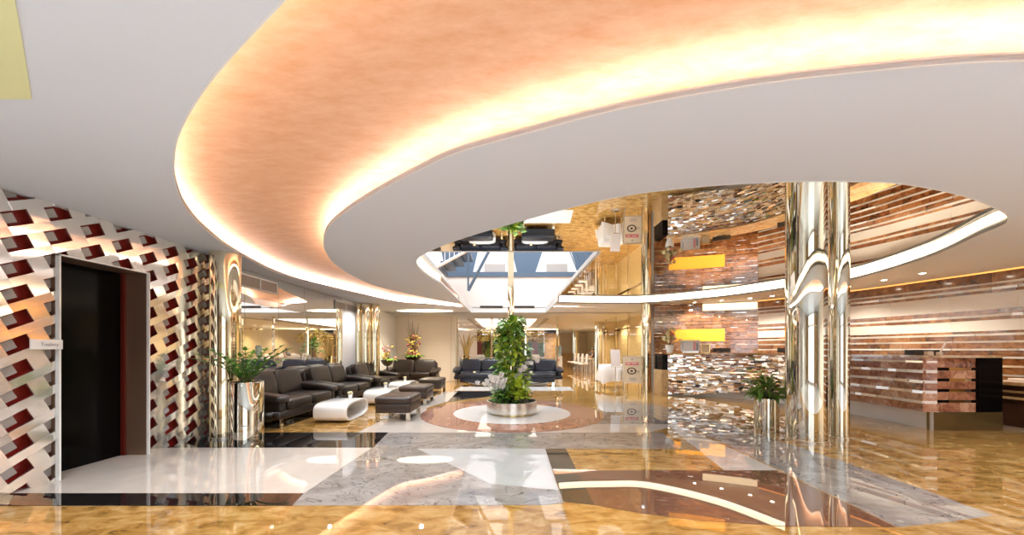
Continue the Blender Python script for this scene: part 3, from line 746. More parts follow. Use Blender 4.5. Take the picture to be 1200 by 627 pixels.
# climbing plant round the pole
r6 = random.Random(6)
pl = thing('climbing_plant', 'tall green climbing plant winding up the pole in the round planter', 'plant', (.065, 7.28, .195))
def cpos():
    z = r6.uniform(0, 1)**.85*1.62
    a = r6.uniform(0, 2*PI)
    rr = (.33-.12*z/1.6)*math.sqrt(r6.uniform(.12, 1))*(1+.28*math.sin(3*a+5*z)*math.sin(4.3*z))
    return Vector((-.02+rr*math.cos(a), .05+rr*math.sin(a), .05+z))
b = MB(); foliage(b, 600, cpos, lambda p: Vector((p.x, p.y, r6.uniform(-.1, .35))), .15, .10, r6, .5); b.build('leaves', 'leaf', pl, True)
b = MB(); foliage(b, 330, cpos, lambda p: Vector((p.x, p.y, r6.uniform(-.1, .35))), .14, .09, r6, .5); b.build('pale_leaves', 'leaf_lime', pl, True)
b = MB()
for k in range(5):
    a0 = k*1.26; b.tube([(.10*math.cos(a0+z*2.2), .05+.10*math.sin(a0+z*2.2), z) for z in [i*.12 for i in range(14)]], .009, 6)
b.tube([(.05,.03,1.55),(.12,.0,1.68),(.2,0,1.72)], .006, 5); b.build('vines', 'stem', pl, True)
lb = thing('lime_bush', 'lime green leafy bush low at the right side of the round planter', 'plant', (.20, 6.98, .195))
def lpos():
    a, e, r = r6.uniform(0, 2*PI), r6.uniform(-.2, 1.5), r6.uniform(.3, 1)
    return Vector((.18*r*math.cos(a)*math.cos(e), .16*r*math.sin(a)*math.cos(e), .16+.38*r*math.sin(e)))
b = MB(); foliage(b, 260, lpos, lambda p: Vector((p.x, p.y, .1)), .105, .06, r6, .4); b.build('leaves', 'leaf_lime', lb, True)
b = MB()
for k in range(9): b.tube([(0,0,0),(.08*math.cos(k*2.4),.08*math.sin(k*2.4),.35)], .006, 5)
b.build('stems', 'stem', lb)
def orchid(label, loc, lean, hh, nfl):
    t = thing('orchid', label, 'orchid', loc, 0, 'white orchids in the round planter')
    b = MB()
    for k in range(26):
        a = k*2.4; b.leaf((.02*math.cos(a), .02*math.sin(a), .02+.012*k), (math.cos(a), math.sin(a), .55), .24, .07, .45)
    b.build('leaves', 'leaf_dark', t, True)
    for q in range(3):
        s_, f_ = MB(), MB()
        dx, dy = lean[0]+.10*(q-1), lean[1]+.06*(q-1)
        pts = [Vector((dx*s*s, dy*s*s, hh*(1.25*s-.42*s**3)*(.9+.08*q))) for s in [i/8 for i in range(9)]]
        s_.tube(pts, .005, 5)
        for k in range(nfl):
            i = 4+(k*4//max(1, nfl-1)) if nfl > 1 else 7
            p = pts[min(i, 8)]+Vector((r6.uniform(-.05,.05), r6.uniform(-.06,.02), r6.uniform(-.04,.03)))
            for m_ in range(5):
                an = 2*PI*m_/5+.3; d = Vector((math.cos(an), -.35, math.sin(an)))
                f_.leaf(p, d, .055, .05, .05, 0, 1.2)
        so = s_.build('flower_stem', 'stem', t, True); f_.build('blossoms', 'petal', so, True)
orchid('white orchid leaning far out at the left of the round planter', (-.18, 7.0, .195), (-.26, -.06), .62, 6)
orchid('white orchid standing upright before the climbing plant', (-.08, 6.92, .195), (-.12, -.10), .68, 6)
orchid('white orchid reaching to the right behind the lime bush', (.12, 7.15, .195), (.30, -.05), .98, 4)

def dried(name, label, loc, h, n, bowl_r, bowl_h, tall=None, green=8, twig='twig', rs=4):
    rr = random.Random(rs); t = thing(name, label, 'flower arrangement', loc)
    if tall:
        b = MB(); b.lathe([(.14,0),(.14,.02),(.025,.04),(.025,tall)], 20); b.build('stand', 'black', t, SM)
    z0 = tall or 0
    b = MB(); b.lathe([(bowl_r*.35,z0),(bowl_r*.7,z0+bowl_h*.35),(bowl_r,z0+bowl_h),(bowl_r*.94,z0+bowl_h),(bowl_r*.6,z0+bowl_h*.5)], 32); b.build('bowl', 'dark_bowl', t, SM)
    b = MB()
    for k in range(n):
        a, l = rr.uniform(0, 2*PI), rr.uniform(.5, 1)*h; s = rr.uniform(.05, .32)
        b.tube([(bowl_r*.3*math.cos(a), bowl_r*.3*math.sin(a), z0+bowl_h*.7), (s*.5*math.cos(a)+.02, s*.5*math.sin(a), z0+bowl_h+l*.55), (s*1.1*math.cos(a), s*1.1*math.sin(a), z0+bowl_h+l)], [.008,.006,.003], 5)
    b.build('twigs', twig, t, True)
    b = MB()
    for k in range(n*2):
        a = rr.uniform(0, 2*PI); r_ = rr.uniform(.05, .28); b.sup((r_*math.cos(a), r_*math.sin(a), z0+bowl_h+rr.uniform(.02, h*.6)), (.10,.10,.08), 1, 1, nu=8, nv=5, mi=k % 3 // 2)
    b.build('blossoms', ['blossom_yellow', 'petal_pink'], t, True)
    b = MB()
    for k in range(green):
        a = rr.uniform(-2.4, 1.0); b.leaf((bowl_r*.6*math.cos(a), bowl_r*.6*math.sin(a), z0+bowl_h), (math.cos(a), math.sin(a), .6), .36, .13, .6)
    b.build('leaves', 'leaf', t, True)
    return t
dried('dried_arrangement', 'tall dried twig arrangement in a dark bowl behind the lone brown sofa', (-3.72, 14.25, 0), 1.40, 34, .33, .22, .78, 18)
dried('dried_arrangement', 'small green arrangement in a dark bowl on a stand beside the column cluster', (-4.15, 12.55, 0), .85, 9, .22, .20, .70, 10, rs=9)
bv_ = thing('branch_vase', 'gold vase with bare golden branches at the corner of the cream wall', 'vase', (-1.72, 14.93, 0))
b = MB(); b.lathe([(.16,0),(.2,.25),(.14,.7),(.17,1.0),(.15,1.0)], 28); b.build('vase', 'gold', bv_, SM)
b = MB(); rr = random.Random(8)
for k in range(20):
    a = rr.uniform(0, 2*PI); s = rr.uniform(.1, .42); h = rr.uniform(.45, .95)
    b.tube([(.05*math.cos(a), .05*math.sin(a), .8), (s*.4*math.cos(a), s*.4*math.sin(a), 1+h*.5), (s*math.cos(a), s*math.sin(a), 1+h)], [.032,.026,.014], 6)
b.build('branches', 'gold_twig', bv_, True)

# ------------------------------------------------------------------ reception counter
CPath = [Vector(p) for p in catmull([(6.46,5.72),(6.54,6.5),(6.52,7.3),(6.34,8.3),(5.95,9.1),(5.2,9.72),(4.36,10.12)], 6)]
KPath = offset(CPath, -.14)
L = plen(CPath); S_MID = 2.55
ctr = thing('reception_counter', 'long curved reception counter faced with red marble strips and glittering split stone', 'counter', (6.46, 5.72, 0))
off = Matrix.Translation((-6.46, -5.72, 0))
def shift(mb): mb.v = [(x-6.46, y-5.72, z) for x, y, z in mb.v]; return mb
R3 = random.Random(21)
b = MB()
zz = .283
for h, mi in ((.125,0),(.045,1),(.115,0),(.045,1),(.115,0),(.045,1),(.115,0),(.045,1),(.115,0),(.03,1),(.05,0)):
    if mi == 0: blocks(b, CPath, zz, zz+h, .25, .55, 0, 1, .006, s1=S_MID, rnd=R3, depth=.2)
    else: blocks(b, CPath, zz, zz+h, .10, .35, 1, 1, .012, s1=S_MID, twist=.005, tiltz=.004, rnd=R3, depth=.2, base=.004)
    zz += h
shift(b).build('marble_front', ['red_marble', 'bright_strip'], ctr)
b = MB(); zz = .283; k = 0
hs = [.0338]*25
for h in hs:
    blocks(b, CPath, zz, zz+h-.002, .06, .17, 2 if R3.random() < .16 else 0, 1, .022, s0=S_MID, twist=.006, tiltz=.003, rnd=R3, depth=.15)
    zz += h
for k in range(7):
    z0 = .283-.0355*(k+1)
    blocks(b, CPath, z0, z0+.0335, .06, .17, 0, 1, .022, s0=S_MID+(L-S_MID)*(.22+.09*k), twist=.006, tiltz=.003, rnd=R3, depth=.12)
b2 = shift(b).build('faceted_front', ['facet', 'red_marble', 'dark_bowl'], ctr)
pi_ = b2.data.polygons
for i in range(0, len(pi_), 6):
    r_ = R3.random(); z_mid = sum(b2.data.vertices[v].co.z for v in pi_[i].vertices)/4
    mi = 1 if r_ < (.35 if z_mid > .95 else .14) else (2 if r_ > .97 else 0)
    for q in range(6): pi_[i+q].material_index = mi
b = MB(); ribbon(b, KPath, 0, .285, -.10, skip=False); b.box(6.605, 7.66, 5.685, 5.80, 0, .283, 1); b.box(6.70, 7.64, 5.80, 6.4, .29, 1.12, 1); shift(b).build('kick_plate', ['kick_steel', 'bronze'], ctr)
b = MB()
inner = offset(CPath, -.72); outer_ = offset(CPath, .03)
poly_in = inner
for i in range(len(CPath)-1):
    b.prism([outer_[i], outer_[i+1], poly_in[i+1], poly_in[i]], 1.125, 1.165)
b.prism([(6.42,5.69),(7.67,5.69),(7.67,6.5),(6.55,6.5)], 1.126, 1.166)
shift(b).build('worktop', 'top_marble', ctr)
# the end of the desk that faces the entrance
b = MB(); zz = .283
EP = [Vector((6.46,5.72)), Vector((7.28,5.72))]
for h, mi in ((.14,0),(.045,2),(.125,0),(.045,2),(.12,0),(.045,2),(.125,0),(.045,2),(.15,0)):
    if mi == 0: blocks(b, EP, zz, zz+h, .25, .5, 0, -1, .005, rnd=R3, depth=.07)
    else:
        blocks(b, EP, zz, zz+h, .42, .42, 1, -1, 0, s1=.42, rnd=R3, depth=.02, base=-.05); blocks(b, EP, zz, zz+h, .25, .25, 2, -1, 0, s0=.42, s1=.67, rnd=R3, depth=.06, base=-.01); blocks(b, EP, zz, zz+h, .2, .2, 3, -1, 0, s0=.67, rnd=R3, depth=.06, base=-.012)
    zz += h
shift(b).build('marble_end', ['red_marble', 'black_gloss', 'gold', 'facet'], ctr)
b = MB(); b.box(7.28, 7.66, 5.69, 6.4, .283, 1.125); shift(b).build('black_end_panel', 'black_gloss', ctr)
b = MB(); ep = CPath[-1]; b.box(ep.x-.16, ep.x+.02, ep.y-.05, ep.y+.5, 0, .70, 0); b.box(ep.x-.13, ep.x+.02, ep.y-.03, ep.y+.5, .70, 1.125, 1); shift(b).build('end_post', ['light_wood', 'black_gloss'], ctr)
# sideboard behind the desk
sb = thing('sideboard', 'dark brown sideboard with pale stripes against the marble wall behind the desk', 'sideboard', (8.06, 5.55, 0))
b = MB(); b.box(-.22, .22, -1.0, 1.0, .06, .70); b.build('body', 'dark_wood', sb)
b = MB(); b.box(-.26, .24, -1.02, 1.02, .70, .745); b.build('top', 'top_marble', sb)
for k, z0 in enumerate((.60, .50)): 
    b = MB(); b.box(-.235, -.22, -1.0, 1.0, z0-.018, z0+.018); b.build('stripe', 'light_wood', sb)
b = MB(); b.box(-.2, .2, -1.0, 1.0, 0, .06); b.build('plinth', 'grille', sb)
pp = MB(); pp.box(-.11, .11, -.15, .15, 0, .012); pp.box(-.10, .12, -.13, .16, .012, .02); pp.sup((.02,.02,.035), (.2,.26,.04), .5, .5)
tag(pp.build('paper_stack', 'pink_paper', None, False, (8.06, 5.75, .745)), 'pale pink papers lying on the dark sideboard', 'papers')

# things on the counter
def on_counter(x, z=1.166, back=.22):
    best = min(range(len(CPath)), key=lambda i: abs((CPath[i].x/CPath[i].y)-(x-PX)/FOC))
    n = (CPath[best]-(inner[best])).normalized(); p = CPath[best]-n*back
    t = (CPath[min(best+1, len(CPath)-1)]-CPath[max(best-1, 0)]).normalized()
    return (p.x, p.y, z)
def monitor(label, x, w_, h_, back=.5):
    p = on_counter(x, 1.166, back); t = thing('monitor', label, 'monitor', p, math.atan2(p[0], -p[1])+PI+.0)
    t.rotation_euler = (0, 0, -math.atan2(p[0], p[1]))
    b = MB(); b.box(-w_/2, w_/2, 0, .03, .02, h_); b.build('screen', 'black', t)
    b = MB(); b.box(-.02, .02, .03, .05, 0, h_*.8); b.box(-.1, .1, 0, .16, 0, .012); b.build('stand', 'black', t)
    return t
monitor('black monitor behind the counter beside the small framed card', 845, .42, .13)
monitor('black monitor on the counter just left of the widest column', 912, .45, .13)
sh = thing('sign_holder', 'white printed sign with a pink strip standing on the counter', 'sign', on_counter(812), -.42)
b = MB(); b.box(-.24, .24, 0, .012, .05, .35); bd = b.build('board', 'paper', sh)
b = MB(); b.box(.08, .13, -.003, 0, .07, .30); b.build('pink_strip', 'pink', bd); b = MB(); b.box(.15, .19, -.003, 0, .07, .27); b.build('grey_strip', 'ink', bd); b = MB()
for k in range(5): b.box(-.20, -.17, -.003, 0, .13+.035*k, .15+.035*k)
b.build('print', 'ink', bd)
b = MB(); b.box(-.2, .2, -.05, .06, 0, .05); b.build('foot', 'brushed', sh)
fr = thing('framed_card', 'small gold framed card leaning on the counter beside the white sign', 'frame', on_counter(830), -.35)
b = MB()
for x0, x1, z0, z1 in ((-.11,.11,0,.02),(-.11,.11,.23,.25),(-.11,-.09,0,.25),(.09,.11,0,.25)): b.box(x0, x1, 0, .02, z0, z1)
ff = b.build('frame', 'gold', fr); b = MB(); b.box(-.09, .09, .008, .012, .02, .23); b.build('card', 'aframe', ff)
va = thing('flower_vase', 'white vase of cream lilies on the left end of the counter', 'flowers', (4.52, 10.3, 1.166))
b = MB(); b.lathe([(.07,0),(.105,.12),(.12,.22),(.11,.22),(.09,.14)], 28); b.build('vase', 'white_gloss', va, SM)
b = MB(); rr = random.Random(12)
fpos = []
for k in range(26):
    a, e = rr.uniform(0, 2*PI), rr.uniform(.1, 1.5); r_ = rr.uniform(.12, .30); fpos.append(Vector((r_*math.cos(a)*math.cos(e), r_*math.sin(a)*math.cos(e), .28+1.35*r_*math.sin(e))))
for k, p in enumerate(fpos):
    for m_ in range(6):
        an = m_*PI/3; b.leaf(p, (math.cos(an), -.5, math.sin(an)), .075, .04, .1, 0 if k % 4 else 1, 1.2)
b.build('blossoms', ['petal_cream', 'petal_pink'], va, True)
b = MB()
for p in fpos: b.tube([(0,0,.15), p*.6+Vector((0,0,.1)), p], .005, 5, 1); b.leaf(p*.8+Vector((0,0,.02)), (p.x, p.y, .1), .16, .05, .3, 0)
b.build('leaves', ['leaf', 'stem'], va, True)
dt = on_counter(1075, 1.166, .5); dt = (7.05, 6.25, 1.166)
bx = MB(); bx.box(-.22, .22, -.08, .08, 0, .07); bx.prism([(-.22,-.08),(.22,-.08),(.26,.1),(-.2,.1)], .07, .085)
tag(bx.build('card_terminal', 'black', None, False, dt), 'flat black desk box on the end of the reception desk', 'desk box')
cd = MB(); cd.box(-.045, .045, -.03, .03, 0, .055); cd.prism([(-.045,-.03),(.045,-.03),(.045,.03),(-.045,.03)], .055, .062)
c_a = tag(cd.build('note_block', 'paper', None, False, (6.93, 6.05, 1.166)), 'white note block before the flat black desk box', 'note block')
ph = thing('pen_holder', 'white pen holder with a slanting white pen on the reception desk', 'pen holder', (7.08, 6.03, 1.166))
b = MB(); b.lathe([(.035,0),(.04,.05),(.034,.05),(.03,.02)], 20); b.build('cup', 'paper', ph, SM)
b = MB(); b.tube([(0,0,.02),(.10,0,.20)], [.010,.012], 8); b.build('pen', 'paper', ph)

# ------------------------------------------------------------------ door sign
sn = thing('door_sign', 'small white sign plate with grey lettering projecting beside the lift door', 'sign', (WX+.03, 3.505, 1.30))
p0, p1 = at(28, 397, 3.42), at(71, 408, 3.50)
b = MB(); b.box(0, .012, -.235, .0, -.045, .045); pla = b.build('plate', 'white_gloss', sn)
tx = bpy.data.curves.new('lettering', 'FONT'); tx.body = 'Toalety'; tx.size = .045; tx.align_x = 'CENTER'; tx.align_y = 'CENTER'; tx.extrude = .0008
t0 = bpy.data.objects.new('lettering_outline', tx); C.objects.link(t0); dg = bpy.context.evaluated_depsgraph_get(); tm = bpy.data.meshes.new_from_object(t0.evaluated_get(dg)); bpy.data.objects.remove(t0)
to = bpy.data.objects.new('lettering', tm); C.objects.link(to); to.parent = pla; tm.materials.clear(); tm.materials.append(M['ink']); to.location = (.014, -.10, 0); to.rotation_euler = (PI/2, 0, PI/2)

# ------------------------------------------------------------------ air vents on the mirror wall
def wvent(label, y0, y1, z0, z1):
    t = thing('air_vent', label, 'air vent', (MX, (y0+y1)/2, (z0+z1)/2)); hw, hh = (y1-y0)/2, (z1-z0)/2
    b = MB()
    for a in (((-hw, hw), (hh-.018, hh)), ((-hw, hw), (-hh, -hh+.018)), ((-hw, -hw+.018), (-hh, hh)), ((hw-.018, hw), (-hh, hh)), ((-.012, .012), (-hh, hh))): b.box(0, .03, a[0][0], a[0][1], a[1][0], a[1][1])
    vf = b.build('frame', 'white_paint', t)
    b = MB(); b.box(0, .006, -hw, hw, -hh, hh)
    for k in range(9): b.box(.006, .02, -hw+.02, hw-.02, -hh+.03+k*(2*hh-.05)/9, -hh+.036+k*(2*hh-.05)/9)
    b.build('grille', 'grille', vf)
wvent('white framed air vent high on the mirror wall beside the gold column', 6.16, 7.16, 2.33, 2.55)
wvent('white framed air vent high on the mirror wall before the column cluster', 9.55, 10.85, 2.33, 2.55)

# ------------------------------------------------------------------ downlights and camera over the reception
order = ['first', 'second', 'third', 'fourth', 'fifth', 'sixth', 'seventh', 'eighth']
dl = [(1081,320),(1036,328),(994,335.5),(905,346.5),(879,349.3),(845.6,352),(814,354.2),(788,356.5)]
for k, p in enumerate(dl):
    x, y = ce(*p)
    t = thing('downlight', 'recessed ceiling downlight over reception, %s of eight counted from the right' % order[k], 'downlight', (x, y, HC), 0, 'reception downlights')
    b = MB(); b.lathe([(.062,-.006),(.066,0),(.066,.004)], 20); b.lathe([(.045,-.008),(.062,-.006)], 20, cap0=False, cap1=False); rm = b.build('rim', 'white_gloss', t)
    b = MB(); b.lathe([(.044,-.009),(.044,-.007)], 20); b.build('lens', 'lamp_glow', rm)
    ld_ = bpy.data.lights.new('downlight_lamp', 'SPOT'); ld_.energy = 85; ld_.color = WARM; ld_.spot_size = 2.2; ld_.spot_blend = .7; ld_.shadow_soft_size = .05
    lo = bpy.data.objects.new('downlight_lamp', ld_); C.objects.link(lo); lo.parent = t; lo.location = (0, 0, -.02)
x, y = ce(890, 353)
cc = thing('security_camera', 'small dark dome camera under the ceiling beside the cream light panel', 'camera', (x, y, HC))
b = MB(); b.lathe([(.05,-.03),(.055,0)], 20); b.build('mount', 'grille', cc, SM); b = MB(); b.sup((-.09,-.03,-.06), (.2,.09,.09), .5, .5); b.build('body', 'grille', cc, True); b = MB(); b.sup((-.17,-.06,-.06), (.06,.06,.06), 1, 1); b.build('lens', 'black', cc, True)

# ------------------------------------------------------------------ restaurant corner: table, menu stand, poster stand
tb = thing('clothed_table', 'small table under a white cloth beside the menu stand', 'table', (3.42, 12.2, 0))
b = MB(); n = 64; vs = []; fs = []
prof = [(.0,.76),(.34,.76),(.37,.74),(.40,.55),(.43,.40),(.45,.24)]
for i, (r_, zz) in enumerate(prof):
    for k in range(n):
        a = 2*PI*k/n; sq = 1/max(abs(math.cos(a)), abs(math.sin(a)))**.75; wv = 1+(.06*math.sin(a*8)+.04*math.sin(a*5+1))*max(0, i-2)/3
        drop = -.10*(sq-1)*max(0, i-2)/1.0
        vs.append((r_*sq*wv*math.cos(a), r_*sq*wv*math.sin(a), zz+drop))
for i in range(len(prof)-1):
    for k in range(n): fs.append((i*n+k, i*n+(k+1) % n, (i+1)*n+(k+1) % n, (i+1)*n+k))
b.add(vs, fs); b.build('cloth', 'white_cloth', tb, True)
for sx in (-1, 1):
    for sy in (-1, 1):
        b = MB(); b.tube([(sx*.3,sy*.3,0),(sx*.3,sy*.3,.73)], .018, 8); b.build('leg', 'steel', tb)
ms = thing('menu_stand', 'slim steel menu stand with a pale pink board before the white-clothed table', 'menu stand', (3.26, 11.2, 0))
b = MB(); b.lathe([(.15,0),(.15,.015),(.02,.025)], 28); b.build('foot', 'brushed', ms, SM)
b = MB(); b.tube([(0,0,.02),(0,0,.85)], .014, 10); b.build('post', 'brushed', ms)
T = Matrix.Translation((0, 0, 1.0)) @ Matrix.Rotation(math.radians(-12), 4, 'X')
b = MB(); b.box(-.145, .145, -.012, .012, -.26, .26, 0, T); b.build('board', 'pink_paper', ms)
b = MB(); b.box(-.15, .15, -.018, .014, -.285, -.26, 0, T); b.build('ledge', 'brushed', ms)
af = thing('poster_stand', 'sandwich board with a coffee cup poster and red banner beside the gold column', 'poster stand', (3.74, 11.13, 0), -.06)
lean = Matrix.Rotation(math.radians(-9), 4, 'X')
b = MB(); b.box(-.25, .25, -.008, .008, .26, 1.06, 0, Matrix.Translation((0,-.17,0)) @ lean); ab = b.build('board', 'aframe', af)
b = MB()
for s in (-1, 1): b.box(s*.265-.012, s*.265+.012, -.014, .014, 0, 1.08, 0, Matrix.Translation((0,-.17,0)) @ lean)
for z0 in (.25, 1.06): b.box(-.265, .265, -.014, .014, z0, z0+.02, 0, Matrix.Translation((0,-.17,0)) @ lean)
b.build('front_frame', 'brushed', af)
b = MB()
for s in (-1, 1): b.tube([(s*.265, -.0, 1.05), (s*.265, .24, 0)], .011, 8)
b.tube([(-.265,.16,.35),(.265,.16,.35)], .008, 8); b.build('rear_frame', 'brushed', af)
TB = Matrix.Translation((0,-.17,0)) @ lean
b = MB(); b.box(-.20, .18, -.011, -.008, .80, .88, 0, TB); rb_ = b.build('red_banner', 'red', ab)
b = MB()
xs = -.17
for wd in (.03,.028,.034,.02,.0,.036,.03,.026,.03,.03):
    if wd: b.box(xs, xs+wd*.8, -.013, -.011, .825, .858, 0, TB)
    xs += max(wd, .02)+.004
b.build('banner_print', 'paper', ab)
b = MB(); T2 = TB @ Matrix.Translation((-.03,-.009,.62)) @ Matrix.Rotation(PI/2, 4, 'X') @ Matrix.Scale(1.3, 4, (1,0,0))
def flat_ring(mb, r0, r1, T, d=.002, n=28):
    vs = [(r0*math.cos(2*PI*k/n), r0*math.sin(2*PI*k/n), d) for k in range(n)]+[(r1*math.cos(2*PI*k/n), r1*math.sin(2*PI*k/n), d) for k in range(n)]
    mb.add(vs, [(k, (k+1) % n, n+(k+1) % n, n+k) for k in range(n)], 0, T)
flat_ring(b, .075, .105, T2); flat_ring(b, 0.0, .03, T2); b.tube([TB @ Vector((.10,-.011,.64)), TB @ Vector((.16,-.011,.60)), TB @ Vector((.20,-.011,.63))], .006, 6); b.build('cup_print', 'coffee', ab)
b = MB(); T3 = TB @ Matrix.Translation((0,-.009,.97)) @ Matrix.Rotation(PI/2, 4, 'X'); flat_ring(b, .0, .026, T3)
for k in range(3): b.box(-.12+.02*k, .12-.02*k, -.011, -.008, .40-.03*k, .412-.03*k, 0, TB)
b.build('emblem_print', 'ink', ab)

# ------------------------------------------------------------------ cafe beyond the sofas
gp = MB()
for x in (-2.12, -.7, .7, 2.02): gp.box(x-.035, x+.035, 15.2, 15.27, 0, HC, 0)
gp.box(-2.12, 2.02, 15.2, 15.27, 2.08, 2.14, 0); gp.box(-2.12, 2.02, 15.2, 15.27, 0, .08, 0)
gw = struct(gp.build('window_2', ['gold_steel']))
gg = MB(); gg.box(-2.08, 1.98, 15.225, 15.24, .08, 2.08); gg.box(-2.08, 1.98, 15.225, 15.24, 2.14, HC); struct(gg.build('window_2_glass', 'glass'))
cl_ = MB(); cl_.box(-1.5, 1.25, 16.4, 22, HC-.02, HC+.001); tag(cl_.build('ceiling_light_panel', emi('cafe_glow', (1, .96, .9), 1.15)), 'big white ceiling light panel in the cafe beyond the sofas', 'ceiling light')
for x in (-1.85, 1.6):
    b = MB(); b.box(x, x+.18, 16.2, 22.2, HC-.03, HC+.001); struct(b.build('trim_cafe', 'grille'))
fw = MB()
fw.box(-5, -2.05, 23.9, 24.1, 0, HC, 0)
for x0, x1, mi in ((-2.05,-1.72,1),(-.55,-.1,0),(1.55,1.9,1),(2.35,3.3,2)): fw.box(x0, x1, 23.9, 24.1, 0, HC, mi)
fw.box(-2.05, 3.3, 23.9, 24.1, 2.3, HC, 0); fw.box(-2.05, 3.3, 23.9, 24.1, 0, .25, 0)
# arched surround of the garden window
n = 20; T = Matrix(((1,0,0,0),(0,0,1,0),(0,1,0,0),(0,0,0,1)))
arc = [(-1.15+.46*math.cos(PI*k/n), 1.72+.46*math.sin(PI*k/n)) for k in range(n+1)]
for k in range(n):
    a, b_ = arc[k], arc[k+1]; s = .84
    fw.prism([a, b_, (-1.15+(b_[0]+1.15)*s, 1.72+(b_[1]-1.72)*s), (-1.15+(a[0]+1.15)*s, 1.72+(a[1]-1.72)*s)], 23.85, 24.0, 3, T)
for s in (-1, 1): fw.box(-1.15+s*.42-.04, -1.15+s*.42+.04, 23.85, 24.0, 0, 1.72, 3)
struct(fw.build('wall_far', ['cream_wall', 'maroon', 'light_wood', 'dark_wood']))
hw_ = MB(); hw_.box(3.3, 6.9, 30, 30.2, 0, HC); struct(hw_.build('wall_corridor_end', 'cream_wall'))
lwk = MB(); lwk.box(2.3, 4.9, 29, 29.2, 0, 1.0); struct(lwk.build('partition_low', 'light_wood'))
yw = MB(); yw.box(5.4, 5.6, 11.5, 18.4, 0, HC); yw.box(4.6, 5.6, 18.4, 18.6, 0, HC); yw.box(6.4, 6.6, 18.6, 30, 0, HC); struct(yw.build('wall_restaurant', pm('amber_wall', (.80, .62, .30), .35)))
rg = MB()
for y0 in (12.0, 13.6, 15.2, 16.8): rg.box(4.42, 4.47, y0-.03, y0+.03, 0, HC, 0)
rg.box(4.42, 4.47, 11.4, 17.9, 2.02, 2.08, 0)
struct(rg.build('window_3', ['gold_steel']))
rg = MB(); rg.box(4.44, 4.45, 11.4, 17.9, 0, HC); struct(rg.build('window_3_glass', 'glass'))
# garden behind the far windows and hanging foliage in the cafe
def shrub(name, label, loc, r, h, mat, n, seed, L=.22, W=.11, lift=0):
    q = random.Random(seed); t = thing(name, label, 'plant', loc)
    b = MB()
    def pos():
        a, e, k = q.uniform(0, 2*PI), q.uniform(-.5, 1.5), q.uniform(.3, 1)
        return Vector((r*k*math.cos(a)*math.cos(e), r*k*math.sin(a)*math.cos(e), lift+h*.5+h*.5*k*math.sin(e)))
    foliage(b, n, pos, lambda p: Vector((p.x, p.y, .1)), L, W, q, .4); b.build('leaves', mat, t, True)
    b = MB(); b.tube([(0,0,0),(.03,0,lift+h*.4),(0,.02,lift+h*.75)], [.05,.04,.015], 8); b.build('trunk', 'twig', t)
shrub('garden_shrub', 'green garden shrub framed by the arched far window', (-1.15, 25.4, 0), .8, 1.5, 'leaf_lime', 220, 31)
shrub('garden_shrub', 'green garden shrub outside the far window just left of the climbing plant', (.55, 25.6, 0), .75, 2.0, 'leaf', 220, 32)
shrub('garden_shrub', 'green garden shrub outside the far window right of the climbing plant', (2.2, 25.8, 0), .75, 2.1, 'leaf', 200, 33)
shrub('golden_tree', 'indoor tree with yellow foliage behind the left navy sofa', (-.95, 19.5, 0), .8, 1.0, 'leaf_gold', 330, 34, lift=1.35)
shrub('golden_tree', 'indoor tree with yellow foliage behind the right navy sofa', (1.25, 19.5, 0), .8, 1.0, 'leaf_gold', 330, 35, lift=1.35)
shrub('green_tree', 'leafy green tree in the cafe behind the climbing plant', (.25, 17.5, 0), .45, 1.1, 'leaf', 150, 36, lift=.7)
hg = MB(); q_ = random.Random(77)
def hpos(): return Vector((q_.uniform(-2.8, 2.7), 28.0+q_.uniform(-.35, .1), q_.uniform(.1, 2.4)))
foliage(hg, 1100, hpos, lambda p: Vector((q_.uniform(-1, 1), -1, q_.uniform(-.2, .6))), .38, .20, q_, .5)
hg.box(-2.8, 2.7, 28.15, 28.5, 0, 2.4, 1)
tag(hg.build('garden_hedge', ['leaf', 'stem'], None, True), 'clipped green garden hedge seen through the far cafe windows', 'hedge', None, 'stuff')
# cafe tables and chairs
def cafe_table(label, x, y, w_, d_, h_=.76):
    t = thing('cafe_table', label, 'table', (x, y, 0))
    b = MB(); b.box(-w_/2, w_/2, -d_/2, d_/2, h_-.05, h_); b.build('tabletop', 'white_gloss', t)
    for s in (-1, 1):
        b = MB(); b.box(s*(w_/2-.08)-.03, s*(w_/2-.08)+.03, -d_/2+.06, d_/2-.06, 0, h_-.05); b.build('leg', 'white_gloss', t)
cafe_table('long white cafe table behind the left navy sofa', -1.3, 16.6, 1.9, .7, .92)
cafe_table('long white cafe table behind the right navy sofa', .95, 16.9, 1.4, .7, .92)
def cafe_chair(label, loc, rz, first=[None], mat='cream_wall'):
    if first[0] is None:
        t = thing('cafe_chair', label, 'chair', (0,0,0), 0, 'pale cafe chairs')
        b = MB(); b.sup((0,0,.45), (.46,.46,.09), .4, .3); b.build('seat', 'white_cloth', t, True)
        b = MB(); b.sup((0,.21,.76), (.44,.07,.52), .4, .3); b.build('backrest', 'white_cloth', t, True)
        for s in (-1, 1):
            for u in (-1, 1):
                b = MB(); b.tube([(s*.18,u*.18,.42),(s*.21,u*.21,0)], .014, 6); b.build('leg', 'dark_wood', t)
        t.location = loc; t.rotation_euler = (0,0,rz); first[0] = t; return t
    return dup(first[0], loc, rz, label)
cafe_chair('pale upholstered chair at the left end of the long white cafe table', (-1.95, 17.35, 0), 0)
cafe_chair('pale upholstered chair behind the long white cafe table, next to the arch', (-1.35, 17.35, 0), 0)
cafe_chair('pale upholstered chair behind the right cafe table, next to the climbing plant', (.75, 17.6, 0), 0)
cafe_chair('pale upholstered chair behind the right cafe table, next to the water cooler', (1.3, 17.6, 0), 0)
words_ = ['nearest', 'second nearest', 'third nearest', 'farthest']
for k in range(4): cafe_chair('%s of the pale chairs along the corridor dining tables' % words_[k], (4.15, 20.4+k*1.25, 0), -PI/2)
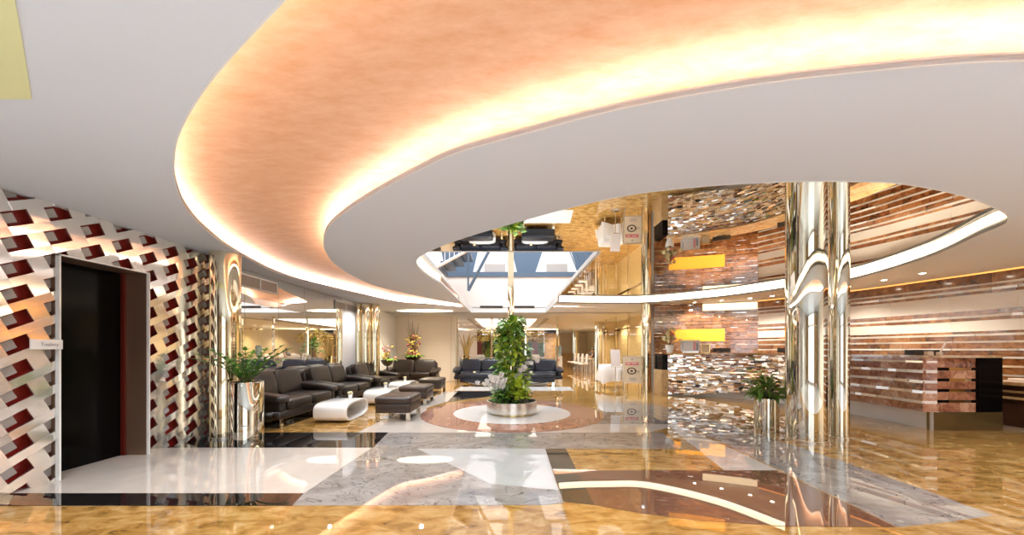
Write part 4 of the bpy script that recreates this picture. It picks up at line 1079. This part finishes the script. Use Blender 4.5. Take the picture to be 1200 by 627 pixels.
for k in range(2): cafe_table(('near' if k == 0 else 'far')+' white dining table beside the corridor, before the seated person', 4.85, 21.0+k*2.4, .85, 1.9)
wc = thing('water_cooler', 'water cooler with a blue bottle beyond the right navy sofa', 'water cooler', (2.25, 16.6, 0))
b = MB(); b.box(-.16, .16, -.16, .16, 0, .98); b.build('cabinet', 'white_gloss', wc)
b = MB(); b.lathe([(.06,.98),(.13,1.05),(.135,1.15),(.125,1.18),(.135,1.21),(.135,1.40),(.10,1.45)], 24); b.build('bottle', 'blue_water', wc, SM)
b = MB(); b.box(-.04, .04, -.2, -.16, .78, .82); b.build('tap', 'red', wc)

# a seated guest far down the corridor: one skinned body, hair and shirt as children
def skinned(name, verts, edges, radii, mat, parent=None, root=0, sub=2):
    me = bpy.data.meshes.new(name); me.from_pydata(verts, edges, [])
    o = bpy.data.objects.new(name, me); C.objects.link(o)
    o.modifiers.new('skin', 'SKIN'); s_ = o.modifiers.new('sub', 'SUBSURF'); s_.levels = sub; s_.render_levels = sub
    if not me.skin_vertices: 
        bm = bmesh.new(); bm.from_mesh(me); bm.verts.layers.skin.verify(); bm.to_mesh(me); bm.free()
    for i, r_ in enumerate(radii): me.skin_vertices[0].data[i].radius = (r_, r_)
    me.skin_vertices[0].data[root].use_root = True
    dg = bpy.context.evaluated_depsgraph_get(); dg.update()
    m2 = bpy.data.meshes.new_from_object(o.evaluated_get(dg)); o.modifiers.clear(); o.data = m2
    m2.materials.clear(); m2.materials.append(M[mat]); m2.polygons.foreach_set('use_smooth', [True]*len(m2.polygons))
    if parent: o.parent = parent
    return o
pe = thing('person', 'person with dark hair and dark top seated at the corridor dining table', 'person', (5.46, 24.0, 0), 0)
V = [(0,0,.5),(0,0,.72),(0,0,.98),(0,0,1.06),(0,-.0,1.10),(0,-.02,1.16),(0,-.03,1.25),(0,-.01,1.32)]
E = [(0,1),(1,2),(2,3),(3,4),(4,5),(5,6),(6,7)]; Rr = [.15,.14,.15,.10,.055,.06,.085,.06]
for s in (-1, 1):
    k = len(V); V += [(0,s*.19,1.0),(-.08,s*.23,.82),(-.32,s*.16,.80),(-.40,s*.14,.81)]; E += [(2,k),(k,k+1),(k+1,k+2),(k+2,k+3)]; Rr += [.065,.05,.038,.032]
    for f_ in range(4):
        q = len(V); V += [(-.46,s*(.10+.025*f_),.815),(-.49-.005*(f_ % 2),s*(.10+.025*f_),.80)]; E += [(k+3,q),(q,q+1)]; Rr += [.010,.008]
    q = len(V); V += [(-.42,s*.09,.80)]; E += [(k+3,q)]; Rr += [.011]
    k = len(V); V += [(-.1,s*.10,.49),(-.46,s*.12,.50),(-.46,s*.12,.10),(-.58,s*.12,.05)]; E += [(0,k),(k,k+1),(k+1,k+2),(k+2,k+3)]; Rr += [.09,.065,.042,.038]
body = skinned('body', V, E, Rr, 'skin', pe)
b = MB(); b.sup((.015,0,1.285), (.20,.19,.16), .9, .9); b.build('hair', 'hair', pe, True)
b = MB(); b.sup((0,0,.82), (.36,.44,.56), .6, .6); b.build('top', 'shirt', pe, True)
cafe_chair('pale chair carrying the person seated by the corridor', (5.50, 24.0, 0), -PI/2)
